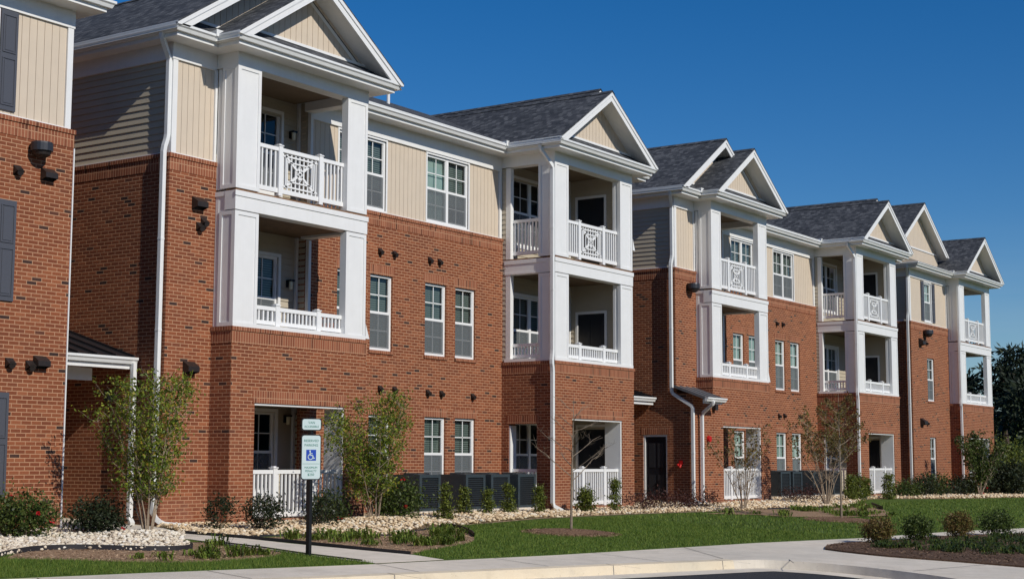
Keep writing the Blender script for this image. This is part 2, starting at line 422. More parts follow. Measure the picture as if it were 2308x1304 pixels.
# ------------------------------------------------------------------ windows
WR = random.Random(4)
def window(ax, c, a0, a1, z0, z1, double=False, fill='blind', parent=BLD, casing=0.0, rec=.05, sgn=1, shutters=False):
    """double-hung window filling hole a0..a1,z0..z1. c=wall face plane"""
    f = MB(); cf = c + rec * sgn
    def bx(mb, d0, d1, p, q, s, t, mat):
        if ax == 'y': mb.box(p, q, cf + d0 * sgn, cf + d1 * sgn, s, t, mat)
        else: mb.box(cf + d0 * sgn, cf + d1 * sgn, p, q, s, t, mat)
    W = .055
    zi0, zi1 = z0 + W, z1 - W
    bx(f, 0, .07, a0, a0 + W, z0, z1, 'vinyl'); bx(f, 0, .07, a1 - W, a1, z0, z1, 'vinyl')
    bx(f, 0, .07, a0 + W, a1 - W, z1 - W, z1, 'vinyl'); bx(f, 0, .07, a0 + W, a1 - W, z0, z0 + W, 'vinyl')
    units = [(a0 + W, a1 - W)]
    if double:
        mid = (a0 + a1) / 2
        bx(f, -.003, .07, mid - .045, mid + .045, z0 + W, z1 - W, 'vinyl')
        units = [(a0 + W, mid - .045), (mid + .045, a1 - W)]
    if casing:
        for (p, q, s, t) in ((a0 - casing, a0, z0 - casing, z1 + casing), (a1, a1 + casing, z0 - casing, z1 + casing), (a0, a1, z1, z1 + casing), (a0, a1, z0 - casing, z0)):
            bx(f, -rec - .022, 0.0, p, q, s, t, 'vinyl')
    zm = (z0 + z1) / 2
    for (p, q) in units:
        bx(f, .012, .05, p, q, zm - .028, zm + .028, 'vinyl')            # meeting rail
        um = (p + q) / 2; zu = (zm + zi1) / 2; zl = (zm + zi0) / 2
        bx(f, .028, .036, um - .011, um + .011, zm + .028, zi1, 'vinyl')
        bx(f, .028, .036, p, q, zu - .011, zu + .011, 'vinyl')
        bx(f, .036, .044, um - .010, um + .010, zi0, zm - .028, 'vinyl')
        bx(f, .036, .044, p, q, zl - .010, zl + .010, 'vinyl')
        for (s, t) in ((zi0, zi0 + .035),): bx(f, .015, .05, p, q, s, t, 'vinyl')
        bx(f, .015, .05, p, p + .02, zi0, zi1, 'vinyl'); bx(f, .015, .05, q - .02, q, zi0, zi1, 'vinyl')
    w = f.build('window', parent)
    g = MB(); sc = MB(); bl = MB(); bk = MB()
    def quad(mb, d, p, q, s, t, mat):
        cc = cf + d * sgn
        pts = [(p, cc, s), (q, cc, s), (q, cc, t), (p, cc, t)] if ax == 'y' else [(cc, p, s), (cc, q, s), (cc, q, t), (cc, p, t)]
        if (ax == 'x') ^ (sgn < 0): pts = pts[::-1]
        mb.face(pts, mat)
    for i, (p, q) in enumerate(units):
        quad(g, .046, p, q, zi0, zi1, 'glass')
        quad(sc, .008, p, q, zi0, zm - .028, 'screen')
        fm = fill if isinstance(fill, str) else fill[i % len(fill)]
        drop = WR.choice((0, 0, 0, .3, .55)) * (zi1 - zi0) if fm == 'blind' else 0
        if fm != 'none': quad(bl, .11, p - .03, q + .03, zi0 + drop, zi1, fm)
        ex = .4 if ax == 'y' else .5
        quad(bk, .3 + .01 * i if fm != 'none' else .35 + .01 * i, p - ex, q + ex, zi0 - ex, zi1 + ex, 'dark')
    g.build('glass_pane', w); sc.build('insect_screen', w)
    if bl.f: bl.build('blind', w)
    bk.build('dark_room', w)
    if shutters:
        for (p, q) in ((a0 - .40, a0 - .06), (a1 + .06, a1 + .40)):
            s = MB(); zt, zb = z1 + .02, z0
            bx(s, -rec - .035, -rec - .002, p, q, zb, zt, 'shutter')
            for (s0, s1) in ((zb + .08, zb + (zt - zb) * .55 - .05), (zb + (zt - zb) * .55 + .04, zt - .08)):
                # raised panel: rim bars
                bx(s, -rec - .048, -rec - .035, p + .04, p + .055, s0, s1, 'shutter'); bx(s, -rec - .048, -rec - .035, q - .055, q - .04, s0, s1, 'shutter')
                bx(s, -rec - .048, -rec - .035, p + .055, q - .055, s0, s0 + .015, 'shutter'); bx(s, -rec - .048, -rec - .035, p + .055, q - .055, s1 - .015, s1, 'shutter')
                bx(s, -rec - .043, -rec - .035, p + .085, q - .085, s0 + .04, s1 - .04, 'shutter')
            s.build('shutter', w)
    return w

def lintel(mb, ax, c, a0, a1, z, h=.21):
    pbox(mb, ax, c, -.05, .006, a0 - .06, a1 + .06, z, z + h, 'soldier')
def sill(mb, ax, c, a0, a1, z):
    pbox(mb, ax, c, -.05, .03, a0 - .04, a1 + .04, z - .075, z - .004, 'soldier')

def cap_band(mb, ax, c, a0, a1, z, h=.235):
    """projecting rowlock with soldier course below; top at z"""
    pbox(mb, ax, c, -.08, .028, a0 - (.028 if ax == 'y' else 0), a1 + (.028 if ax == 'y' else 0), z - .075, z, 'soldier')
    pbox(mb, ax, c, -.08, .008, a0 - (.008 if ax == 'y' else 0), a1 + (.008 if ax == 'y' else 0), z - .075 - h, z - .077, 'soldier')

# ------------------------------------------------------------------ vents and lights on the wall
def dryer_vent(x, z, y, s=1.0, kind='vent'):
    m = MB()
    if kind == 'vent':          # small hooded louvre
        w, d, h = .065 * s, .10 * s, .14 * s
        m.box(x - w, x + w, y - .015, y, z - h / 2, z + h / 2, 'vent')
        m.face([(x - w, y, z + h / 2), (x - w, y - d, z - h * .12), (x + w, y - d, z - h * .12), (x + w, y, z + h / 2)], 'vent')
        m.face([(x - w, y, z + h / 2), (x - w, y, z - h / 2), (x - w, y - d, z - h * .12)], 'vent')
        m.face([(x + w, y, z + h / 2), (x + w, y - d, z - h * .12), (x + w, y, z - h / 2)], 'vent')
        m.tube([(x, y, z - h * .1), (x, y - d * .9, z - h * .25)], [w * .7, w * .85], 'vent', 8)
    elif kind == 'box':
        w, d, h = .12 * s, .14 * s, .2 * s
        m.box(x - w, x + w, y - .02, y, z - h / 2, z + h / 2, 'vent')
        m.face([(x - w, y - .02, z + h / 2), (x - w, y - d, z + .02), (x + w, y - d, z + .02), (x + w, y - .02, z + h / 2)], 'vent')
        m.face([(x - w, y - d, z + .02), (x - w, y - d, z - h / 2 + .04), (x + w, y - d, z - h / 2 + .04), (x + w, y - d, z + .02)], 'vent')
        for s_ in (-1, 1):
            q = [(x + s_ * w, y - .02, z + h / 2), (x + s_ * w, y - .02, z - h / 2), (x + s_ * w, y - d, z - h / 2 + .04), (x + s_ * w, y - d, z + .02)]
            m.face(q if s_ < 0 else q[::-1], 'vent')
    o = m.build('wall_vent', BLD)
    return o
def dome_light(x, z, y, s=1.0):
    m = MB()
    m.box(x - .07 * s, x + .07 * s, y - .05 * s, y, z - .08 * s, z + .1 * s, 'gunmetal')
    m.tube([(x, y - .17 * s, z + .13 * s), (x, y - .17 * s, z + .10 * s), (x, y - .17 * s, z - .03 * s)], [.19 * s, .2 * s, .2 * s], 'gunmetal', 20)
    m.tube([(x, y - .17 * s, z - .031 * s), (x, y - .17 * s, z - .10 * s), (x, y - .17 * s, z - .15 * s)], [.17 * s, .15 * s, .07 * s], 'vent', 16)
    return m.build('wall_light', BLD, smooth=False)
def lantern(x, z, y, ax='y'):
    m = MB()
    m.box(x - .05, x + .05, y - .03, y, z - .06, z + .1, 'black')
    m.box(x - .06, x + .06, y - .15, y - .03, z + .06, z + .1, 'black')
    o = m.build('porch_light', BLD)
    g = MB(); g.tube([(x, y - .09, z + .06), (x, y - .09, z - .1)], [.045, .04], 'lamp', 8); g.build('lamp_glass', o)
    return o

def downspout(pts, r=.042, name='downspout'):
    m = MB()
    pts = [Vector(p) for p in pts]
    # square-ish section, 4 sided, softened bends
    q = [pts[0]]
    for i in range(1, len(pts) - 1):
        a, b, c = pts[i - 1], pts[i], pts[i + 1]
        d1 = (a - b).normalized(); d2 = (c - b).normalized(); k = min(.05, (a - b).length * .4, (c - b).length * .4)
        q += [b + d1 * k, b + d2 * k]
    q.append(pts[-1])
    m.tube(q, r * 1.35, 'white_metal', 4)
    for i in range(len(pts) - 1):      # straps on long runs
        a, b = pts[i], pts[i + 1]
        if (a - b).length > 2:
            n = int((a - b).length // 1.9)
            for k in range(1, n + 1):
                p = a.lerp(b, k / (n + 1))
                m.tube([p + (a - b).normalized() * .02, p - (a - b).normalized() * .02], r * 1.5, 'white_metal', 4)
    return m.build(name, BLD)

def gutter(path, name='gutter', zt=7.94, drop=.125, w=.12):
    """K-style gutter swept along path, outward = right side of travel"""
    m = MB(); pts = [Vector((p[0], p[1], 0)) for p in path]; n = len(pts)
    prof = [(0, zt - drop), (w * .55, zt - drop), (w * .75, zt - drop * .55), (w, zt - drop * .35), (w, zt), (w - .012, zt), (w - .012, zt - .02), (0, zt - .02)]
    off = []
    for i in range(n):
        ns = []
        if i > 0: d = (pts[i] - pts[i - 1]).normalized(); ns.append(Vector((d.y, -d.x, 0)))
        if i < n - 1: d = (pts[i + 1] - pts[i]).normalized(); ns.append(Vector((d.y, -d.x, 0)))
        if len(ns) == 2: o = (ns[0] + ns[1]); o = o / (1 + ns[0].dot(ns[1]))
        else: o = ns[0]
        off.append(o)
    k = len(prof); b = len(m.v); mi = m.mi('white_metal')
    for i in range(n):
        for d, z in prof: m.v.append((pts[i].x + off[i].x * d, pts[i].y + off[i].y * d, z))
    for i in range(n - 1):
        for j in range(k):
            m.f.append((b + i * k + j, b + (i + 1) * k + j, b + (i + 1) * k + (j + 1) % k, b + i * k + (j + 1) % k)); m.m.append(mi)
    m.f.append(tuple(b + j for j in range(k))); m.m.append(mi)
    m.f.append(tuple(b + (n - 1) * k + j for j in reversed(range(k)))); m.m.append(mi)
    return m.build(name, BLD)

# ------------------------------------------------------------------ roofs
PITCH = .655
def gable(xc, half, y0, y1, ze=7.965, rake=True, wally=None, pent=True, zw=8.0, pitch=PITCH, wallmat='siding', rakew=.19, wz0=None):
    """gable roof with ridge along y. eave at xc +- half"""
    zr = ze + half * pitch; t = .13
    r = MB()
    for s in (-1, 1):
        e = xc + s * half
        top = [(e, y0 - .025, ze), (xc, y0 - .025, zr), (xc, y1, zr), (e, y1, ze)]
        if s > 0: top = top[::-1]
        top = top[::-1]
        r.face(top, 'shingle')
        k = .03
        r.face([(e, y0 - .025, ze), (e, y0 - .025, ze - k), (xc, y0 - .025, zr - k), (xc, y0 - .025, zr)][::(1 if s < 0 else -1)], 'shingle')
        r.face([(e, y0 - .025, ze - k), (e, y1, ze - k), (xc, y1, zr - k), (xc, y0 - .025, zr - k)][::(1 if s < 0 else -1)], 'white')
        r.face([(e, y0 - .025, ze), (e, y1, ze), (e, y1, ze - k), (e, y0 - .025, ze - k)][::(1 if s < 0 else -1)], 'white_metal')
        # soffit underside
        r.face([(e, y0 + .02, ze - t), (xc, y0 + .02, zr - t), (xc, y1, zr - t), (e, y1, ze - t)][::(1 if s > 0 else -1)], 'white')
    # ridge cap
    r.face([(xc - .13, y0 - .03, zr - .13 * pitch + .02), (xc, y0 - .03, zr + .025), (xc, y1, zr + .025), (xc - .13, y1, zr - .13 * pitch + .02)][::-1], 'shingle')
    r.face([(xc + .13, y0 - .03, zr - .13 * pitch + .02), (xc, y0 - .03, zr + .025), (xc, y1, zr + .025), (xc + .13, y1, zr - .13 * pitch + .02)], 'shingle')
    ro = r.build('roof', BLD)
    if rake:
        m = MB()
        for s in (-1, 1):
            for (a, b_, d0, d1) in ((.03, .03 + rakew, .0, .035), (.03, .10, -.022, .0)):
                e = xc + s * half; dz0, dz1 = a, b_ * 1.18
                xe = e - s * 0.0
                P = [(xe, ze - dz0), (xc, zr - dz0), (xc, zr - dz1), (xe + (-s) * 0.0, ze - dz1)]
                # cut bottom flat at eave
                zc = ze - .06
                xi = e - s * (zc - (ze - dz1)) / pitch if (ze - dz1) < zc else e
                P = [(e, ze - dz0), (xc, zr - dz0), (xc, zr - dz1), (xi, zc), (e, zc)]
                fr = [(x, y0 + d0, z) for x, z in P]; bk = [(x, y0 + d1, z) for x, z in P]
                if s > 0: fr2, bk2 = fr, bk[::-1]
                else: fr2, bk2 = fr[::-1], bk
                # orientation: front faces -Y
                m.face(fr2[::-1] if s < 0 else fr2[::-1], 'white'); m.face(bk2, 'white')
                for i in range(5):
                    j = (i + 1) % 5
                    m.face([fr[i], fr[j], bk[j], bk[i]], 'white')
        m.build('rake_board', ro)
    if wally is not None:
        m = MB(); hw = half - (zw - (ze - t)) / pitch
        z0 = zw if wz0 is None else wz0
        n = max(2, round(2 * hw / .16)); w = 2 * hw / n
        zt_ = lambda x: ze - t + (half - abs(x - xc)) * pitch + .02
        # boards as five-sided pieces
        for i in range(n):
            a, b_ = xc - hw + i * w, xc - hw + (i + 1) * w - .012
            xs = [a] + ([xc] if a < xc < b_ else []) + [b_]
            top = [(x, wally, zt_(x)) for x in xs]
            m.face([(a, wally, z0), (b_, wally, z0)] + top[::-1], 'siding')
            m.face([(b_, wally, z0), (b_, wally + .014, z0), (b_, wally + .014, zt_(b_)), (b_, wally, zt_(b_))], 'siding')
            m.face([(a, wally + .014, z0), (a, wally, z0), (a, wally, zt_(a)), (a, wally + .014, zt_(a))], 'siding')
        m.face([(xc - hw, wally + .014, z0), (xc + hw, wally + .014, z0), (xc, wally + .014, zt_(xc))], 'siding')
        m.build('gable_wall', ro)
        tr = MB(); tr.box(xc - hw, xc + hw, wally - .03, wally - .002, zw - .01, zw + .045, 'white')
        tr.build('gable_trim', ro)
        if pent:
            p = MB(); yf = y0 + .09
            p.face([(xc - half + .05, yf, 7.93), (xc + half - .05, yf, 7.93), (xc + half - .12 - (zw - 7.93) / pitch, wally, zw - .01), (xc - half + .12 + (zw - 7.93) / pitch, wally, zw - .01)], 'shingle')
            p.build('pent_roof', ro)
    return ro

def slope_roof(x0, x1, ye, yr, yb, ze=7.965, zr=9.79):
    m = MB()
    m.face([(x0, ye, ze), (x1, ye, ze), (x1, yr, zr), (x0, yr, zr)], 'shingle')
    m.face([(x0, yr, zr), (x1, yr, zr), (x1, yb, ze), (x0, yb, ze)], 'shingle')
    m.face([(x0, ye, ze - .03), (x0, yr, zr - .03), (x1, yr, zr - .03), (x1, ye, ze - .03)], 'white')
    m.face([(x0, ye, ze - .03), (x1, ye, ze - .03), (x1, ye, ze), (x0, ye, ze)], 'white_metal')
    m.face([(x0, ye, ze), (x0, yr, zr), (x0, yb, ze)], 'siding'); m.face([(x1, ye, ze), (x1, yb, ze), (x1, yr, zr)], 'siding')
    return m.build('roof', BLD)

# ------------------------------------------------------------------ railings
def railing(ax, c, a0, a1, zb, zt, parent, posts=(), lattice=False, pitch=.112, full=True):
    m = MB(); w = .019
    def bx(mb, d0, d1, p, q, s, t): 
        if ax == 'y': mb.box(p, q, c + d0, c + d1, s, t, 'vinyl')
        else: mb.box(c + d0, c + d1, p, q, s, t, 'vinyl')
    bx(m, -.035, .035, a0, a1, zt - .075, zt)
    bx(m, -.025, .025, a0, a1, zb, zb + (.09 if full else .075))
    ed = [a0] + [p for p in posts] + [a1]
    secs = [(ed[i] + (.055 if i else 0), ed[i + 1] - (.055 if i < len(ed) - 2 else 0)) for i in range(len(ed) - 1)]
    z0, z1 = zb + (.09 if full else .075), zt - .075
    for i, (p, q) in enumerate(secs):
        if lattice and len(secs) == 3 and i == 1: continue
        n = max(1, round((q - p) / pitch)); st = (q - p) / n
        for k in range(n):
            x = p + (k + .5) * st
            bx(m, -w, w, x - w, x + w, z0, z1)
    o = m.build('balcony_railing', parent)
    for p in posts:
        pm = MB(); bx(pm, -.055, .055, p - .055, p + .055, zb - .06, zt + .03)
        bx(pm, -.068, .068, p - .068, p + .068, zt + .03, zt + .05); bx(pm, -.035, .035, p - .035, p + .035, zt + .05, zt + .07)
        pm.build('post', o)
    if lattice:
        l = MB(); p, q = secs[1]; W = q - p; H = z1 - z0; pad = W * .12
        for k in range(9):
            x = p + W * (k + .5) / 9
            bx(l, -.012, .012, x - .014, x + .014, z0, z1)
        # square frame, inner frame, diagonal cross built as thin bars
        def bar(x0_, z0_, x1_, z1_, r=.024):
            d = Vector((x1_ - x0_, 0, z1_ - z0_)).normalized(); nn = Vector((-d.z, 0, d.x)) * r
            if ax == 'y':
                A = [Vector((x0_, c - .02, z0_)), Vector((x1_, c - .02, z1_))]
                pts = [A[0] - nn, A[1] - nn, A[1] + nn, A[0] + nn]
                b = len(l.v); l.v.extend([tuple(v) for v in pts]); l.v.extend([(v.x, c + .02, v.z) for v in pts]); mi = l.mi('vinyl')
                for f in ((0, 1, 2, 3), (7, 6, 5, 4), (0, 4, 5, 1), (1, 5, 6, 2), (2, 6, 7, 3), (3, 7, 4, 0)): l.f.append(tuple(b + i for i in f)); l.m.append(mi)
        x0_, x1_ = p + pad, q - pad
        for zz in (z0 + H * .09, z1 - H * .09): bar(p + .03, zz, q - .03, zz, .016)
        for zz in (z0 + H * .24, z1 - H * .24): bar(x0_ + .05, zz, x1_ - .05, zz, .014)
        bar(x0_, z0 + H * .09, x1_, z1 - H * .09); bar(x0_, z1 - H * .09, x1_, z0 + H * .09)
        for xx in (p + pad, q - pad): bar(xx, z0 + H * .05, xx, z1 - H * .05, .016)
        xm, zm = (p + q) / 2, (z0 + z1) / 2
        for (ax_, az, bx_, bz) in ((xm - .09, zm, xm, zm + .14), (xm, zm + .14, xm + .09, zm), (xm + .09, zm, xm, zm - .14), (xm, zm - .14, xm - .09, zm)): bar(ax_, az, bx_, bz, .02)
        l.build('lattice_panel', o)
    return o

def column(x0, x1, y0, y1, z0, z1, side='l'):
    m = MB(); m.box(x0, x1, y0, y1, z0, z1, 'white')
    t, w = .016, .075
    m.box(x0, x0 + w, y0 - t, y0, z0, z1, 'white'); m.box(x1 - w, x1, y0 - t, y0, z0, z1, 'white')
    m.box(x0 + w, x1 - w, y0 - t, y0, z1 - w, z1, 'white'); m.box(x0 + w, x1 - w, y0 - t, y0, z0, z0 + w, 'white')
    m.box(x0 - t, x0, y0 - t, y0 + w, z0, z1, 'white'); m.box(x0 - t, x0, y1 - w, y1, z0, z1, 'white')
    m.box(x0 - t, x0, y0 + w, y1 - w, z1 - w, z1, 'white'); m.box(x0 - t, x0, y0 + w, y1 - w, z0, z0 + w, 'white')
    return m.build('column', BLD)

L3, L2, L1 = 5.12, 2.03, -1.05
CT = 7.49

def band_front(x0, x1, y, z0=4.72, z1=5.08):
    m = MB(); m.box(x0, x1, y, y + .28, z0, z1, 'white')
    m.box(x0 - .016, x1 + .016, y - .018, y, z1 - .10, z1, 'white')
    m.box(x0 - .016, x1 + .016, y - .018, y, z0, z0 + .075, 'white') if False else None
    m.box(x0 + .02, x1 - .02, y + .01, y + .27, z1, z1 + .035, 'wood')
    return m.build('beam', BLD)

def tower(x0, x1, typ, yw, xl_stub, nb=0):
    """balcony tower. typ A: closed left side to P1, open right side to yw. typ B: open left side, door wall on the right"""
    cw = .62
    yb = 21.95 if typ == 'A' else 21.86
    ox0, ox1 = x0 + .64, x1 - .64      # ground opening
    if typ == 'B': ox0, ox1 = x0 + .8, x1 - .62
    # ---- brick base
    b = MB()
    wall(b, 'y', P0, x0, x1, ZB, 2.44, 'brick', [(ox0, ox1, ZB + .4, 1.12)], th=.3)
    ly = P1 if typ == 'A' else yw
    hol = [] if typ == 'A' else [(20.62, 21.46, L1 - .1, .98)]
    wall(b, 'x', x0, P0 + .3, ly + .1, ZB, 2.44, 'brick', hol, th=.3)
    cap_band(b, 'y', P0, x0, x1, 2.52)
    cap_band(b, 'x', x0, P0 + .081, ly, 2.52)
    lintel(b, 'y', P0, ox0, ox1, 1.12, .23)
    if typ == 'B': lintel(b, 'x', x0, 20.62, 21.46, .98)
    b.build('brick_wall', BLD)
    if typ == 'A':
        b = MB(); wall(b, 'x', x1 - .3, P0 + .3, yw, ZB, 2.44, 'brick', [(20.42, 21.6, L1 - .1, 1.12)], th=.3); b.build('brick_wall', BLD)
    t = MB()   # white trim round the ground opening
    t.box(ox0 - .0, ox1, P0 + .02, P0 + .28, 1.08, 1.118, 'white'); t.box(ox1 - .05, ox1 - .002, P0 + .03, P0 + .5, L1, 1.08, 'white')
    t.box(ox0 - .1, ox1 + .1, P0 + .02, yb, L1 - .12, L1 - .01, 'concrete')
    if typ == 'B': t.box(x0 + .02, x0 + .28, 21.42, 21.458, L1, .94, 'white')
    t.build('opening_trim', BLD)
    # ---- slabs and ceilings
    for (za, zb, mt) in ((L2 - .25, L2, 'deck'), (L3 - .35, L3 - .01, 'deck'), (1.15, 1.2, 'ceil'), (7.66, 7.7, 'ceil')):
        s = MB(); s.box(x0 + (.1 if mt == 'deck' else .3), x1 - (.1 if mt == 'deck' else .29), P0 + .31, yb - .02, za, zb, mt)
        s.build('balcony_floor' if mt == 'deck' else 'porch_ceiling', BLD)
    # ---- columns
    xa, xb = x0 + .03, x1 - .03
    dp = .5 if typ == 'B' else .42
    for (z0, z1) in ((2.53, 4.70), (5.13, CT)):
        column(xa, xa + cw, P0 + .02, P0 + dp, z0, z1)
        column(xb - cw, xb, P0 + .02, P0 + (.17 if typ == 'A' else .24), z0, z1)
    band_front(xa - .02, xb + .02, P0 + .0)
    m = MB()   # sill and side pieces
    m.box(xa - .01, xb + .01, P0, P0 + .3, 2.522, 2.60, 'white')
    if typ == 'A':
        for (z0, z1) in ((2.53, 5.08), (5.12, 7.45)):
            m.box(xa + .03, xa + .25, P0 + dp, P1 + .02, z0, z1, 'white')
            m.box(xa, xa + .03, P1 - .09, P1 - .01, z0, z1, 'white')
        m.box(xa + .005, xa + .24, P0 + .281, P1 + .01, 4.66, 5.085, 'white'); m.box(xa - .015, xa + .005, P0 + .281, P1 - .0, 4.99, 5.08, 'white')
        # right side beams over the opening
        m.box(xb - .26, xb - .02, P0 + .3, yw, 4.72, 5.08, 'white')
        m.box(xb - .1, xb - .02, yw - .09, yw - .005, 5.1, 7.45, 'white'); m.box(xb - .1, xb - .02, yw - .09, yw - .005, 2.5, 4.7, 'white')
        m.box(xb - .26, xb - .02, P0 + .3, yw, 2.46, 2.6, 'white')
    else:
        m.box(xa, xa + .26, P0 + .281, yw - .06, 4.72, 5.08, 'white'); m.box(xa - .016, xa, P0, yw - .06, 4.98, 5.08, 'white')
        m.box(xa + .005, xa + .25, P0 + .3, yw - .06, 5.08, 5.115, 'wood')
        m.box(xa - .012, xa, P0 + .45, yw - .07, 4.72, 4.77, 'white')
        m.box(xa - .01, xa + .26, P0 + .3, yw - .06, 2.522, 2.60, 'white')
        for (z0, z1) in ((2.6, 4.72), (5.115, 7.45)):
            m.box(xa, xa + .14, yw - .24, yw - .1, z0, z1, 'white')
    m.build('trim', BLD)
    # ---- top beam (frieze)
    f = MB()
    f.box(x0 + .01, x1 - .01, P0 + .005, P0 + .3, CT, ZF, 'white')
    f.box(x0 + .012, x0 + .28, P0 + .3, (P1 if typ == 'A' else yw) + .05, CT - .02, ZF, 'white')
    f.box(x1 - .28, x1 - .012, P0 + .3, yw - .04, CT - .02, ZF, 'white')
    f.build('frieze', BLD)
    # ---- interior walls
    wb = MB(); wx0, wx1 = (x0 + 1.55, x0 + 3.2) if typ == 'A' else (x0 + .75, x0 + 2.45)
    holes = [(wx0, wx1, 5.62, 7.36), (wx0, wx1, 2.53, 4.30), (wx0, wx1, -.6, 1.05)]
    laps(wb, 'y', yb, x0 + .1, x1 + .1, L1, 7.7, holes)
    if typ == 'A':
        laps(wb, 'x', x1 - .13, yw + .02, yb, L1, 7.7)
        wb.box(x1 - .19, x1 - .13, yb - .07, yb - .005, L1, 7.7, 'white')
    wb.build('siding_wall', BLD)
    for (h, fl) in zip(holes, ('none', 'blind', 'none')):
        window('y', yb, h[0], h[1], h[2], h[3], True, fl, casing=.07, rec=.03)
    if typ == 'A':
        for z in (6.95, 3.75, .9): lantern(x1 - .38, z, yb - .005)
    # ---- door wall of type B
    if typ == 'B':
        xd = x1 - .45; db = MB()
        hs = [(20.72, 21.56, zf + .02, zf + 2.02) for zf in (L3, L2 - .05, L1)]
        laps(db, 'x', xd, P0 + .32, yb, L1, 7.7, hs)
        db.box(xd - .07, xd - .004, yb - .08, yb - .01, L1, 7.7, 'white')
        db.build('siding_wall', BLD)
        for h in hs:
            d = MB()
            d.box(xd - .01, xd + .05, h[0] - .07, h[0], h[2], h[3] + .07, 'white'); d.box(xd - .01, xd + .05, h[1], h[1] + .07, h[2], h[3] + .07, 'white')
            d.box(xd - .01, xd + .05, h[0], h[1], h[3], h[3] + .07, 'white')
            d.box(xd + .02, xd + .06, h[0], h[1], h[2], h[3], 'door')
            for (s0, s1) in ((.15, .8), (1.0, 1.85)):
                d.box(xd + .012, xd + .02, h[0] + .12, h[0] + .36, h[2] + s0, h[2] + s1, 'door'); d.box(xd + .012, xd + .02, h[0] + .46, h[0] + .7, h[2] + s0, h[2] + s1, 'door')
            do = d.build('door', BLD)
            k = MB(); k.tube([(xd + .02, h[0] + .09, h[2] + .95), (xd - .04, h[0] + .09, h[2] + .95)], .025, 'greymetal', 8); k.build('door_handle', do)
    # ---- railings
    g0, g1 = xa + cw, xb - cw
    pp = [g0 + (g1 - g0) * .26, g0 + (g1 - g0) * .72]
    railing('y', P0 + .14, g0, g1, 5.22, 6.12, BLD, pp, lattice=True)
    railing('y', P0 + .14, g0, g1, 2.63, 2.98, BLD, pp, full=False)
    railing('y', P0 + .14, ox0, ox1, -1.02, -.13, BLD, [ox0 + (ox1 - ox0) * .27, ox0 + (ox1 - ox0) * .7])
    if typ == 'A':
        railing('x', xb - .14, P0 + .2, yw - .09, 5.22, 6.12, BLD); railing('x', xb - .14, P0 + .2, yw - .09, 2.63, 2.98, BLD, full=False)
    else:
        railing('x', xa + .14, P0 + .5, yw - .24, 5.22, 6.12, BLD); railing('x', xa + .14, P0 + .5, yw - .24, 2.63, 2.98, BLD, full=False)
        railing('x', x0 + .14, 20.62, 21.42, -1.02, -.13, BLD)

def eaves(outline, path):
    m = MB(); m.prism(outline, ZF, 7.925, 'white'); m.build('eave', BLD)
    gutter(path)

